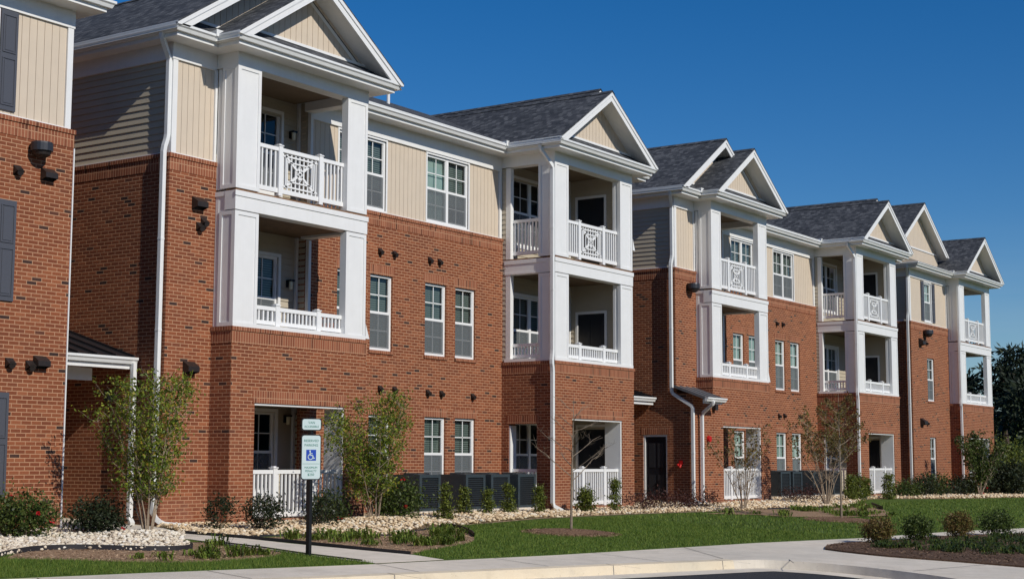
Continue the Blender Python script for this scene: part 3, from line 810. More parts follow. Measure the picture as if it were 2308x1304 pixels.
def block(xR, a, bt, xe, L3w, L2w, L1w, vents, first=False, xg=None):
    o = .38
    # recess side wall
    w = MB()
    door = [] if first else [(20.92, 21.72, L1 - .1, .84)]
    wall(w, 'x', xR, P1 + .3, 30, ZB, Z5 - .075, 'brick', door, th=.3)
    cap_band(w, 'x', xR, P1 + .081, 30, Z5)
    if door: lintel(w, 'x', xR, door[0][0], door[0][1], .84)
    w.build('brick_wall', BLD)
    w = MB(); laps(w, 'x', xR + .07, P1 + .07, 30, Z5 + .03, ZT); w.box(xR + .045, xR + .075, P1 + .07, 30, Z5, Z5 + .04, 'white'); w.build('siding_wall', BLD)
    f = MB(); f.box(xR + .03, xR + .1, P1 + .12, 30, ZT - .02, ZF, 'white'); f.build('frieze', BLD)
    if door:
        d = MB(); h = door[0]
        d.box(xR + .06, xR + .1, h[0] + .06, h[1] - .06, L1, h[3] - .06, 'door')
        d.box(xR + .02, xR + .1, h[0], h[0] + .06, L1, h[3], 'white'); d.box(xR + .02, xR + .1, h[1] - .06, h[1], L1, h[3], 'white'); d.box(xR + .02, xR + .1, h[0] + .06, h[1] - .06, h[3] - .06, h[3], 'white')
        for (s0, s1) in ((.15, .75), (.95, 1.65)):
            d.box(xR + .052, xR + .06, h[0] + .16, h[0] + .36, L1 + s0, L1 + s1, 'gunmetal'); d.box(xR + .052, xR + .06, h[0] + .44, h[0] + .64, L1 + s0, L1 + s1, 'gunmetal')
        d.build('door', BLD)
    # front strip P1
    holes = []
    w = MB(); wall(w, 'y', P1, xR, a[0] + .2, ZB, Z5 - .075, 'brick', holes, th=.3)
    cap_band(w, 'y', P1, xR, a[0] + .02, Z5); w.build('brick_wall', BLD)
    w = MB(); boards(w, 'y', P1 + .06, xR + .17, a[0] + .05, Z5, ZT)
    w.build('siding_wall', BLD)
    c = MB(); c.box(xR + .05, xR + .17, P1 + .03, P1 + .15, Z5, ZT, 'white'); c.box(a[0] - .02, a[0] + .04, P1 + .02, P1 + .1, Z5, ZT, 'white')
    c.box(xR + .17, a[0] - .02, P1 + .025, P1 + .06, Z5, Z5 + .03, 'white'); c.build('corner_board', BLD)
    f = MB(); f.box(xR + .03, a[0] + .01, P1 + .02, P1 + .12, ZT - .02, ZF, 'white'); f.build('frieze', BLD)
    tower(a[0], a[1], 'A', P2, None)
    # main wall P2
    w = MB(); H = [(p, q, 2.52, 4.23) for p, q in L2w] + [(p, q, -.64, 1.08) for p, q in L1w]
    wall(w, 'y', P2, a[1] - .12, bt[0] + .1, ZB, Z5 - .075, 'brick', H, th=.3)
    cap_band(w, 'y', P2, a[1] - .1, bt[0], Z5)
    for p, q in L2w: lintel(w, 'y', P2, p, q, 4.23); sill(w, 'y', P2, p, q, 2.52)
    for p, q in L1w: lintel(w, 'y', P2, p, q, 1.08); sill(w, 'y', P2, p, q, -.64)
    w.build('brick_wall', BLD)
    H3 = [(p, q, Z5 + .06, 7.33) for p, q in L3w]
    w = MB(); boards(w, 'y', P2 + .06, a[1] - .12, bt[0] - .08, Z5, ZT, H3); w.build('siding_wall', BLD)
    c = MB(); c.box(bt[0] - .08, bt[0] + .02, P2 + .02, P2 + .12, Z5, ZT, 'white'); c.box(a[1] - .1, bt[0] - .08, P2 + .035, P2 + .06, Z5, Z5 + .03, 'white'); c.build('corner_board', BLD)
    w = MB(); laps(w, 'x', bt[0] + .03, P2 - .1, P2 + .2, 2.55, ZT); w.build('siding_wall', BLD)
    f = MB(); f.box(a[1] - .1, bt[0] + .02, P2 + .015, P2 + .12, ZT - .07, ZF, 'white'); f.build('frieze', BLD)
    fills = ['blind', 'blind', 'curtain'] if first else ['curtain', 'blind', 'curtain']
    for i, (p, q) in enumerate(L3w): window('y', P2 + .06, p, q, Z5 + .06, 7.33, True, ('blind', 'blind') if i == 0 else (('curtain', 'blind') if first else ('blind', 'blind')), casing=.045, rec=.02)
    for i, (p, q) in enumerate(L2w): window('y', P2, p, q, 2.52, 4.23, False, 'blind' if first else 'curtain')
    for i, (p, q) in enumerate(L1w): window('y', P2, p, q, -.64, 1.08, False, 'blind' if first else 'curtain')
    for (x, z) in vents: dryer_vent(x, z, P2)
    tower(bt[0], bt[1], 'B', P2, None)
    # narrow P1 wall right of tower B
    w = MB(); wall(w, 'y', P1, bt[1] - .3, xe, ZB, Z5 - .075, 'brick', th=.3); cap_band(w, 'y', P1, bt[1] - .05, xe, Z5); 
    w.build('brick_wall', BLD)
    w = MB(); wall(w, 'x', xe, P1 + .3, 30, ZB, Z5, 'brick', th=.2, sgn=-1); wall(w, 'x', xe - .08, P1, 30, Z5, ZT, 'lap', th=.1, sgn=-1); w.build('brick_wall', BLD)
    w = MB(); boards(w, 'y', P1 + .06, bt[1] - .1, xe - .1, Z5, ZT); w.build('siding_wall', BLD)
    c = MB(); c.box(xe - .12, xe - .02, P1 + .03, P1 + .13, Z5, ZT, 'white'); c.box(bt[1] - .1, xe, P1 + .02, P1 + .12, ZT + .002, ZF, 'white'); c.build('corner_board', BLD)
    # eave outline
    A0, A1, B0, B1 = a[0] - .37, a[1] + .37, bt[0] - .37, bt[1] + .37
    xl, xr = xR - .26, xe + .38
    yt, y1, y2 = P0 - o, P1 - o, P2 - o
    path = [(xl, 30), (xl, y1), (A0, y1), (A0, yt), (A1, yt), (A1, y2), (B0, y2), (B0, yt), (B1, yt), (B1, y1), (xr, y1), (xr, 30)]
    eaves(path, path)
    # gutter return blocks at the inner corners
    for (x, y) in ((A0, y1), (B0, y2)):
        g = MB()
        g.box(x - .19, x + .0, y - .14, y - .12, 7.9, 8.03, 'white_metal'); g.box(x - .14, x - .12, y - .12, y + .08, 7.9, 8.03, 'white_metal')
        g.build('gutter_baffle', BLD)
    # roofs
    gable(xl - .12 + 2.78, 2.78, y1 - .12, 30.2, wally=P1 + .02, zw=8.26, pent=True)
    gable((a[0] + a[1]) / 2, (a[1] - a[0]) / 2 + .5, yt - .12, 24.9, ze=7.95, wally=P0 + .02, zw=8.24)
    gable(B0 - .12 + 2.76, 2.76, y1 - .12, 30.2, wally=P1 + .02, zw=8.26, pent=False)
    gable((bt[0] + bt[1]) / 2, (bt[1] - bt[0]) / 2 + .5, yt - .12, 24.9, ze=7.982, wally=P0 + .02, zw=8.24)
    slope_roof(xl + 2.7, B0 + 2.6, y2 - .12, 25.7, 30.2, ze=7.96)

# --- block one and two
v1 = [(26.6, 4.76), (27.12, 4.76), (28.46, 4.77), (28.84, 4.77), (26.65, 1.66), (27.17, 1.66), (28.42, 1.64), (28.95, 1.64), (30.22, 1.62)]
block(19.21, (20.36, 24.24), (31.48, 35.38), 36.02, [(25.2, 26.85), (28.4, 30.08)],
      [(25.15, 25.95), (26.28, 27.08), (28.3, 29.14), (29.5, 30.33)], [(25.15, 25.95), (26.28, 27.05), (28.32, 29.14), (29.52, 30.35)], v1, first=True)
v2 = [(48.06, 4.79), (48.54, 4.8), (48.12, 1.64), (48.55, 1.66), (49.82, 1.64)]
block(38.77, (40.03, 43.93), (51.45, 55.45), 56.2, [(44.7, 46.4), (47.98, 49.68)],
      [(44.68, 45.48), (45.85, 46.65), (47.93, 48.73), (49.18, 49.98)], [(44.68, 45.48), (45.85, 46.65), (47.91, 48.75), (49.2, 50.03)], v2)

# --- third block (far end): strip wall with shuttered window and a type A tower
def block3():
    xR, a = 58.45, (62.9, 67.1); o = .38
    w = MB(); wall(w, 'x', xR, P1 + .3, 30, ZB, Z5 - .075, 'brick', th=.3); cap_band(w, 'x', xR, P1 + .081, 30, Z5); w.build('brick_wall', BLD)
    w = MB(); laps(w, 'x', xR + .07, P1 + .07, 30, Z5 + .03, ZT); w.box(xR + .045, xR + .075, P1 + .07, 30, Z5, Z5 + .04, 'white'); w.build('siding_wall', BLD)
    wx = (60.25, 61.1); H = [(wx[0], wx[1], 2.55, 4.28), (wx[0] + .1, wx[1], -.62, 1.1)]
    w = MB(); wall(w, 'y', P1, xR, a[0] + .2, ZB, Z5 - .075, 'brick', H, th=.3); cap_band(w, 'y', P1, xR, a[0] + .02, Z5)
    for h in H: lintel(w, 'y', P1, h[0], h[1], h[3]); sill(w, 'y', P1, h[0], h[1], h[2])
    w.build('brick_wall', BLD)
    h3 = (wx[0], wx[1], 5.78, 7.36)
    w = MB(); boards(w, 'y', P1 + .06, xR + .17, a[0] + .05, Z5, ZT, [h3]); w.build('siding_wall', BLD)
    c = MB(); c.box(xR + .05, xR + .17, P1 + .03, P1 + .15, Z5, ZT, 'white'); c.box(a[0] - .02, a[0] + .04, P1 + .02, P1 + .1, Z5, ZT, 'white'); c.box(xR + .17, a[0] - .02, P1 + .025, P1 + .06, Z5, Z5 + .03, 'white'); c.build('corner_board', BLD)
    f = MB(); f.box(xR + .03, a[0] + .01, P1 + .02, P1 + .12, ZT - .02, ZF, 'white'); f.box(xR + .03, xR + .1, P1 + .12, 30, ZT - .02, ZF, 'white'); f.build('frieze', BLD)
    window('y', P1 + .06, *h3, False, 'curtain', casing=.045, rec=.02, shutters=True)
    for h in H: window('y', P1, *h, False, 'blind')
    tower(a[0], a[1], 'A', 21.3, None)
    A0, A1 = a[0] - .37, a[1] + .37; xl = xR - .26; yt, y1 = P0 - o, P1 - o
    path = [(xl, 30), (xl, y1), (A0, y1), (A0, yt), (A1, yt), (A1, 21.95), (66.0, 21.95), (66.0, 30)]
    m = MB(); m.prism(path, ZF, 7.925, 'white'); m.build('eave', BLD); gutter(path[:6])
    w = MB(); wall(w, 'x', 65.6, 22.05, 30, ZB, ZT, 'lap', th=.2, sgn=-1); w.build('siding_wall', BLD)
    gable((a[0] + a[1]) / 2, (a[1] - a[0]) / 2 + .5, yt - .12, 26, ze=7.98, wally=P0 + .02, zw=8.24)
    slope_roof(xl, 65.5, y1 - .12, 24.6, 30.2, ze=7.95, zr=9.7)
    # raised wall dormer behind the strip
    gable(60.35, 2.9, 20.6, 30, ze=8.72, wally=21.0, zw=8.75, pent=False, wz0=8.0)
    g = MB(); g.box(A0 - .19, A0, y1 - .14, y1 - .12, 7.9, 8.03, 'white_metal'); g.box(A0 - .14, A0 - .12, y1 - .12, y1 + .08, 7.9, 8.03, 'white_metal'); g.build('gutter_baffle', BLD)
    dome_light(60.0, 5.25, P1); dryer_vent(59.45, 4.87, P1, 1.4, 'box'); dryer_vent(60.18, 4.87, P1); dryer_vent(59.4, 1.69, P1, 1.4, 'box'); dryer_vent(60.06, 1.65, P1)
block3()

# --- far left wing (cut by the frame)
def block0():
    x0, xe = 8.0, 17.0; o = .38
    wx = (14.5, 15.46)
    H = [(wx[0], wx[1], 2.6, 4.23), (wx[0], wx[1], -.6, 1.1)]
    w = MB(); wall(w, 'y', P1, x0, xe, ZB, Z5 - .075, 'brick', H, th=.3); cap_band(w, 'y', P1, x0, xe, Z5)
    for h in H: lintel(w, 'y', P1, h[0], h[1], h[3]); sill(w, 'y', P1, h[0], h[1], h[2])
    w.build('brick_wall', BLD)
    w = MB(); wall(w, 'x', xe, P1 + .3, 30, ZB, Z5, 'brick', th=.2, sgn=-1); w.box(xe - .002, xe + .02, P1 - .02, P1 + .05, ZB, Z5 - .32, 'white'); w.build('brick_wall', BLD)
    h3 = (wx[0] - .08, wx[1] - .06, 5.74, 7.4)
    w = MB(); boards(w, 'y', P1 + .06, x0, xe - .17, Z5, ZT, [h3]); w.build('siding_wall', BLD)
    w = MB(); wall(w, 'x', xe - .08, P1 + .15, 30, Z5, ZT, 'lap', th=.1, sgn=-1); w.build('siding_wall', BLD)
    c = MB(); c.box(xe - .17, xe - .05, P1 + .03, P1 + .15, Z5, ZT, 'white'); c.box(x0, xe - .17, P1 + .025, P1 + .06, Z5, Z5 + .03, 'white'); c.build('corner_board', BLD)
    f = MB(); f.box(x0, xe - .03, P1 + .02, P1 + .12, ZT - .02, ZF, 'white'); f.box(xe - .1, xe - .03, P1 + .12, 30, ZT - .02, ZF, 'white'); f.build('frieze', BLD)
    window('y', P1 + .06, *h3, False, 'blind', casing=.045, rec=.02, shutters=True)
    for h in H: window('y', P1, *h, False, 'blind', shutters=True)
    path = [(x0, 30), (x0, P1 - o), (xe + .3, P1 - o), (xe + .3, 30)]
    eaves(path, path)
    slope_roof(x0, xe + .3, P1 - o - .12, 25, 30.2)
    dome_light(16.22, 5.16, P1, .92)
    dryer_vent(15.86, 4.77, P1, 1.15); dryer_vent(16.46, 4.79, P1, 1.05, 'box'); dryer_vent(15.85, 1.6, P1, 1.15); dryer_vent(16.25, 1.58, P1, 1.15); dryer_vent(16.45, 1.64, P1, 1.05, 'box')
block0()

for (x, z, k) in ((19.92, 4.8, 'box'), (19.98, 4.37, 'vent'), (19.8, 1.73, 'box')): dryer_vent(x, z, P1, 1.15, k)
dryer_vent(20.09, 4.47, P1, 1.1, 'vent')
dome_light(39.6, 5.12, P1, .95)

# ground-floor projection of block two, with its shed roof
m = MB(); wall(m, 'y', P0 + .004, 38.77, 40.03, ZB, 2.0, 'brick', th=.2); wall(m, 'x', 38.765, P0, P1, ZB, 2.0, 'brick', th=.2); m.build('brick_wall', BLD)
m = MB()
a, b, zt, zf = 38.6, 39.78, 2.22, 1.86
m.face([(a, 19.62, zf), (b, 19.62, zf), (b, P1 - .01, zt), (a, P1 - .01, zt)], 'greymetal')
m.face([(a, 19.62, zf - .05), (a, P1 - .01, zt - .05), (b, P1 - .01, zt - .05), (b, 19.62, zf - .05)], 'white')
m.face([(a, 19.62, zf), (a, P1 - .01, zt), (a, P1 - .01, zt - .05), (a, 19.62, zf - .05)], 'greymetal'); m.face([(b, 19.62, zf - .05), (b, P1 - .01, zt - .05), (b, P1 - .01, zt), (b, 19.62, zf)], 'greymetal')
for k in range(4):
    x = a + .02 + (b - a - .04) * k / 3
    m.face([(x - .012, 19.62, zf + .03), (x + .012, 19.62, zf + .03), (x + .012, P1 - .01, zt + .03), (x - .012, P1 - .01, zt + .03)], 'greymetal')
    m.face([(x - .012, 19.62, zf), (x - .012, 19.62, zf + .03), (x - .012, P1 - .01, zt + .03), (x - .012, P1 - .01, zt)], 'greymetal')
m.box(a + .05, b - .02, 19.66, 19.72, zf - .16, zf - .04, 'white')
cn = m.build('porch_canopy', BLD)
gutter([(a - .02, 19.62), (b + .02, 19.62)], zt=zf + .01, drop=.11, w=.11)
downspout([(38.98, 19.56, 1.78), (38.98, 19.56, 1.70), (39.1, 19.98, 1.42), (39.1, 19.98, -1.05), (38.98, 19.8, -1.14)])
m = MB(); m.tube([(39.68, P0 - .01, .72), (39.68, P0 - .08, .72)], [.1, .085], 'red', 16); m.build('fire_alarm_bell', BLD)
m = MB(); m.box(38.70, 38.76, 20.42, 20.52, -.02, .1, 'red'); m.tube([(38.72, 20.47, -.02), (38.64, 20.47, -.1)], .03, 'red', 8); m.tube([(38.74, 20.55, -.0), (38.66, 20.55, -.05)], .035, 'red', 8); m.build('fire_department_connection', BLD)
m = MB(); m.box(39.95, 40.12, P0 - .12, P0 - .0, 1.55, 1.72, 'vent'); m.build('wall_light', BLD)

# breezeway canopies
def canopy(xl, xr):
    m = MB(); yf, yk, zf, zk = 21.35, 23.4, 1.9, 2.52
    m.face([(xl, yf, zf), (xr, yf, zf), (xr, yk, zk), (xl, yk, zk)], 'metalroof')
    m.face([(xl, yf, zf - .04), (xl, yk, zk - .04), (xr, yk, zk - .04), (xr, yf, zf - .04)], 'white')
    n = int((xr - xl) / .4)
    for k in range(n + 1):
        x = xl + (xr - xl) * k / n
        for s in (-1, 1):
            q = [(x + s * .012, yf, zf), (x + s * .012, yf, zf + .045), (x + s * .012, yk, zk + .045), (x + s * .012, yk, zk)]
            m.face(q if s < 0 else q[::-1], 'metalroof')
        m.face([(x - .012, yf, zf + .045), (x + .012, yf, zf + .045), (x + .012, yk, zk + .045), (x - .012, yk, zk + .045)], 'metalroof')
        m.face([(x - .012, yf, zf), (x + .012, yf, zf), (x + .012, yf, zf + .045), (x - .012, yf, zf + .045)], 'metalroof')
    m.box(xl, xr, yf, yf + .03, zf - .21, zf - .02, 'white'); m.box(xl, xr - .55, yf + .5, yf + .6, zf - .42, zf - .2, 'white')
    m.box(xl, xr, yf + .02, yk, zf - .12, zf - .1, 'white')
    m.build('porch_canopy', BLD)
    gutter([(xl, yf), (xr, yf)], zt=zf, drop=.12, w=.11)
canopy(17.0, 19.16); canopy(36.0, 38.72)
downspout([(19.08, 21.28, 1.8), (19.08, 21.27, -1.0), (19.0, 21.1, -1.1)])
# closed back of breezeways
m = MB()
for (a, b) in ((17.0, 19.21), (36.02, 38.77), (56.2, 58.45)):
    wall(m, 'y', 25.0, a, b, ZB, ZT, 'brick', th=.2)
m.build('brick_wall', BLD)
m = MB(); m.box(19.08, 19.2, 21.95, 22.06, 1.12, 1.32, 'black'); m.build('wall_light', BLD)

# downspouts at the corners
def ds_recess(xR, foot=True):
    x = xR - .02; y = P1 + .10
    downspout([(xR - .30, P1 - .02, 7.84), (xR - .30, P1 - .02, 7.76), (x + .03, y, 7.42), (x + .03, y, 5.95), (x - .05, y, 5.72)] + ([(x - .05, y, -.95), (x + .02, y - .16, -1.08), (x + .42, y - .42, -1.13)] if foot else []))
ds_recess(19.21)
downspout([(38.47, 20.61, 7.84), (38.47, 20.61, 7.76), (38.78, 20.73, 7.42), (38.78, 20.73, 5.95), (38.69, 20.73, 5.72), (38.69, 20.73, 2.02), (38.69, 20.06, 1.62), (38.69, 20.06, -1.0), (38.8, 19.85, -1.13)])
ds_recess(58.45)
for (x0, d) in ((31.48, 0), (51.45, 0), (62.9, 0)):
    if x0 < 60: downspout([(x0 - .42, 20.25, 7.84), (x0 - .42, 20.25, 7.76), (x0 - .035, 20.14, 7.35), (x0 - .035, 20.14, 2.72), (x0 - .10, 20.12, 2.48), (x0 - .06, 20.12, 2.3), (x0 - .06, 20.12, -1.0), (x0 + .12, 19.95, -1.13)])
    else: downspout([(x0 - .035, 20.14, 7.4), (x0 - .035, 20.14, 2.72), (x0 - .10, 20.12, 2.48), (x0 - .06, 20.12, 2.3), (x0 - .06, 20.12, -1.0), (x0 + .12, 19.95, -1.13)])
# small white kick-out flashings beside the type A towers
for x in (24.24, 43.93, 35.4):
    m = MB(); yy = P0 + .3 if x < 30 or x > 40 else P0 + .3
    z = 2.55 if x != 35.4 else 5.7
    m.face([(x, P0 + .02, z + .32), (x, P0 + .02, z), (x + .13, P0 + .02, z)], 'white'); m.face([(x, P0 + .02, z + .32), (x + .13, P0 + .02, z), (x + .13, P0 + .3, z), (x, P0 + .3, z + .32)], 'white')
    m.build('flashing', BLD)
m = MB(); m.tube([(29.71, 24.0, 8.9), (29.71, 24.0, 9.45)], .045, 'white', 8); m.build('vent_pipe', BLD)

# ------------------------------------------------------------------ condensers
def make_ac():
    r = empty('air_conditioner', (0, 0, 0)); s = .385
    b = MB(); H = .82
    b.box(-s + .03, s - .03, -s + .03, s - .03, .06, H - .05, 'acdark')
    for sx in (-1, 1):
        for sy in (-1, 1): b.box(sx * s, sx * (s - .085), sy * s, sy * (s - .085), .04, H, 'ac')
    b.box(-s, s, -s, s, H - .07, H, 'ac'); b.box(-s, s, -s, s, .03, .09, 'ac')
    b.box(-s + .002, -s + .02, -s + .085, s - .085, .09, H - .07, 'ac')
    b.build('housing', r)
    l = MB()
    for k in range(13):
        z = .13 + k * .048
        l.box(-s + .085, s - .085, -s + .004, -s + .02, z, z + .009, 'ac'); l.box(s - .02, s - .004, -s + .085, s - .085, z, z + .009, 'ac')
    l.build('louvre_grille', r)
    t = MB(); t.tube([(0, 0, H), (0, 0, H + .03)], [.3, .28], 'acdark', 20)
    for k in range(6):
        a = k * math.pi / 6; t.box(-.29, .29, -.006, .006, H + .03, H + .036, 'ac') if k == 0 else t.tube([(math.cos(a) * .29, math.sin(a) * .29, H + .034), (-math.cos(a) * .29, -math.sin(a) * .29, H + .034)], .006, 'ac', 4)
    t.build('fan_guard', r)
    p = MB(); p.box(-s - .08, s + .08, -s - .08, s + .08, -.07, .03, 'concrete'); p.build('pad', r)
    return r
def dup(root, loc, rz=0, sc=1.0):
    r = root.copy(); COL.objects.link(r); r.location = loc; r.rotation_euler = (0, 0, rz); r.scale = (sc,) * 3
    for ch in root.children:
        c = ch.copy(); COL.objects.link(c); c.parent = r
        for g_ in ch.children:
            d = g_.copy(); COL.objects.link(d); d.parent = c
    return r
AC = [(26.9, 20.8, 'charcoal air conditioner beside the leafy shrub, alone at the left of its row'),
      (28.62, 20.8, 'charcoal air conditioner under the paired lower windows, with its dark left side exposed'),
      (29.62, 20.8, 'third charcoal air conditioner along from the leafy shrub, nearly touching its neighbours'),
      (30.74, 20.8, 'charcoal air conditioner nearest the white downspout of the second balcony tower'),
      (46.45, 21.1, 'distant charcoal air conditioner under the windows, leftmost of the far row'),
      (47.4, 21.1, 'distant charcoal air conditioner standing just left of the fan-shaped bare tree'),
      (49.1, 21.1, 'distant charcoal air conditioner seen through the stems of the bronze tree'),
      (50.6, 21.0, 'distant charcoal air conditioner beside the fourth tower, behind the thin sapling')]
ac0 = make_ac()
for i, (x, y, lb) in enumerate(AC):
    z = gz(x, y) + .07
    o = ac0 if i == 0 else dup(ac0, (x, y, z))
    o.location = (x, y, z); tag(o, lb, 'air conditioner', 'air conditioners in rows along the brick wall')

# ------------------------------------------------------------------ ground
def flatobj(name, poly, off, mat, label=None, cat=None, kind='structure', thick=.0):
    m = MB()
    if thick: m.prism(poly, lambda x, y: gz(x, y) - thick, lambda x, y: gz(x, y) + off, mat)
    else:
        m.prism(poly, lambda x, y: gz(x, y) + off - .003, lambda x, y: gz(x, y) + off, mat)
    o = m.build(name); tag(o, label, cat, None, kind); return o
m = MB()
xs = [-400, -60, 0, 60, 140, 900]; ys = [-500, -60, 2, 24, 60, 900]
for i in range(len(xs) - 1):
    for j in range(len(ys) - 1):
        q = [(xs[i], ys[j]), (xs[i + 1], ys[j]), (xs[i + 1], ys[j + 1]), (xs[i], ys[j + 1])]
        m.face([(x, y, gz(x, y) - .17) for x, y in q], 'dirt')
tag(m.build('ground'), kind='structure')
def resample(p, n=8):
    out = []
    P = [Vector((a[0], a[1])) for a in p]
    for i in range(len(P) - 1):
        a = P[max(0, i - 1)]; b = P[i]; c = P[i + 1]; d = P[min(len(P) - 1, i + 2)]
        for k in range(n):
            t = k / n
            out.append(tuple(.5 * ((2 * b) + (c - a) * t + (2 * a - 5 * b + 4 * c - d) * t * t + (3 * b - a - 3 * c + d) * t ** 3)))
    out.append(tuple(P[-1])); return out
curb_c = [(-20, 22.6), (0, 17.25), (8, 15.1), (14.04, 13.48), (19.0, 12.13), (22.6, 11.15)]
curb_r = resample([(22.6, 11.15), (23.25, 10.85), (23.55, 10.2), (23.6, 9.4), (23.35, 8.4), (22.8, 7.3), (21.2, 5.2), (18, 3.2), (13, 2)], 6)
curb = curb_c[:-1] + curb_r
def offset(path, d):
    out = []
    P = [Vector(p) for p in path]
    for i in range(len(P)):
        a = P[max(0, i - 1)]; c = P[min(len(P) - 1, i + 1)]; t = (c - a).normalized(); out.append((P[i].x + t.y * d, P[i].y - t.x * d))
    return out
# raised area behind the curb: sidewalk sheet then lawn
cb = curb
sw_back = [(-20, 23.6), (0, 18.2), (8, 16.15), (11.66, 15.17), (13.37, 14.8), (14.47, 14.52), (15.52, 14.24), (17.0, 13.87), (18.33, 13.65), (20.68, 13.21), (23.68, 12.84), (26.63, 12.5), (30.37, 11.8), (34.66, 11.46), (38.15, 10.85), (60, 7.5)]
flatobj('sidewalk', cb + [(13, 2), (60, 2)] + sw_back[::-1], 0.0, 'concrete', thick=.3)
flatobj('lawn', sw_back + [(140, 2), (140, 24), (-20, 24)], .006, 'lawn', thick=.3)
k1 = offset(curb, .16); k2 = offset(curb, .60)
m = MB()
n_y = len(curb_c)
for i in range(len(curb) - 1):
    mt = 'yconcrete' if i < n_y - 1 else 'concrete'
    q = [curb[i], k1[i], k1[i + 1], curb[i + 1]]
    m.face([(x, y, gz(x, y) + (.004 if j in (0, 3) else -.004)) for j, (x, y) in enumerate(q)], mt)
    rise = .135 if i < n_y - 1 else .135
    q2 = offset([curb[i], curb[i + 1]], .19)
    a, b = k1[i], k1[i + 1]; a2 = offset(curb, .19)[i]; b2 = offset(curb, .19)[i + 1]
    m.face([(a[0], a[1], gz(*a) - .004), (a2[0], a2[1], gz(*a2) - rise), (b2[0], b2[1], gz(*b2) - rise), (b[0], b[1], gz(*b) - .004)], mt)
    c, d = k2[i], k2[i + 1]
    m.face([(a2[0], a2[1], gz(*a2) - rise), (c[0], c[1], gz(*c) - .145), (d[0], d[1], gz(*d) - .145), (b2[0], b2[1], gz(*b2) - rise)], 'concrete')
tag(m.build('curb'), kind='structure')
k3 = offset(curb, .56)
flatobj('asphalt_street', k3 + [(13, -60), (-60, -60), (-60, 24)], -.150, 'asphalt')
jt = MB()
def groove(a, b, w=.012, off=.006):
    a, b = Vector(a), Vector(b); t = (b - a).normalized(); nn = Vector((-t.y, t.x)) * w
    q = [a - nn, b - nn, b + nn, a + nn]
    jt.face([(p.x, p.y, gz(p.x, p.y) + off) for p in q][::1], 'edging')
def lerp(a, b, t): return (a[0] + (b[0] - a[0]) * t, a[1] + (b[1] - a[1]) * t)
for (p, q) in (((12.0, 14.03), (11.8, 13.3)), ((16.1, 12.92), (15.9, 12.2)), ((20.0, 11.86), (19.8, 11.15)), ((22.35, 11.22), (22.15, 10.5)), ((23.5, 10.45), (22.9, 10.1)), ((9.3, 14.75), (9.75, 15.65)), ((11.7, 14.12), (12.05, 15.0)), ((14.1, 13.47), (14.35, 14.5)), ((16.6, 12.78), (17.0, 13.85)), ((18.9, 12.17), (19.3, 13.42)), ((21.2, 11.53), (21.6, 13.1)),
               ((17.0, 13.87), (18.33, 13.65)), ((22.6, 11.2), (24.2, 12.75)), ((17.17, 15.9), (18.5, 15.9)), ((17.5, 17.6), (18.58, 17.6)), ((29.5, 10.98), (29.8, 11.85)), ((23.3, 8.3), (25.8, 7.9))):
    groove(p, q, .007)
tag(jt.build('pavement_joints'), kind='structure')
m = MB()
q = [(19.45, 10.99), (19.57, 10.96), (18.7, 7.2), (18.58, 7.23)]
m.face([(x, y, gz(x, y) - .146) for x, y in q], 'line')
tag(m.build('road_marking'), 'white painted line on the asphalt of the parking bay', 'road marking', kind='structure')
walk = [(17.0, 13.87), (17.17, 15.3), (17.42, 16.4), (17.55, 17.45), (17.7, 18.3), (17.5, 19.3), (17.0, 20.3), (17.02, 24), (19.2, 24), (19.2, 21.0), (19.0, 20.3), (18.45, 19.2), (18.6, 17.87), (18.52, 16.8), (18.55, 15.5), (18.58, 14.4), (18.33, 13.65)]
flatobj('walkway', walk, .014, 'concrete')
# beds
bedL_soil = resample([(13.2, 17.1), (13.8, 16.5), (14.3, 15.85), (15.0, 15.4), (15.97, 15.33), (16.6, 15.45), (17.1, 15.75), (17.42, 16.5), (17.5, 17.4), (17.3, 17.8), (16.6, 17.4)], 4) + [(15.5, 17.6), (14.2, 18.0)]
edgeL = resample([(12.2, 17.0), (13.1, 17.2), (13.75, 17.6), (14.35, 17.85), (14.95, 17.75), (15.35, 17.35), (15.75, 16.95), (16.2, 16.85), (16.6, 17.1), (16.75, 17.5)], 5)
flatobj('soil_bed', bedL_soil, .012, 'soil')
gravL = edgeL + [(17.3, 18.0), (17.62, 18.35), (17.45, 19.2), (16.98, 20.2), (16.98, 20.63), (12, 20.63)]
flatobj('gravel_bed', gravL, .018, 'gravel')
bedM = resample([(18.64, 14.52), (19.3, 14.78), (20.3, 15.05), (21.3, 15.35), (22.2, 15.86), (23.1, 16.6), (23.9, 17.4), (24.35, 18.0)], 5) + [(22.5, 17.5), (21.3, 17.2), (20.4, 17.6), (18.66, 18.1)]
flatobj('soil_bed', bedM, .012, 'soil')
edgeM = resample([(18.64, 18.05), (19.3, 18.15), (19.9, 17.95), (20.7, 17.4), (21.3, 17.14), (21.9, 17.2), (22.6, 17.5), (23.4, 17.8), (24.3, 18.0)], 5)
grav_front = [(26.5, 18.35), (28.6, 18.65), (31.3, 18.65), (33.5, 18.5), (35.35, 18.3), (37.6, 17.95), (39.7, 18.0), (43.6, 17.4), (48.1, 18.9), (50.9, 19.4), (53, 18.9), (55.5, 18.15), (60.7, 17.3), (75, 15)]
gravM = edgeM + resample([(24.3, 18.0)] + grav_front, 3) + [(75, 24), (19.15, 24), (19.15, 21.0), (19.02, 20.2), (18.5, 19.2)]
flatobj('gravel_bed', gravM, .018, 'gravel')
bed2 = [(34.9, 17.75), (36.0, 16.9), (35.9, 16.1), (37.6, 15.2), (40.1, 14.75), (43.4, 16.3), (47.4, 18.5), (44, 17.5), (39.7, 18.0), (38.2, 17.9)]
flatobj('soil_bed', bed2, .022, 'soil')
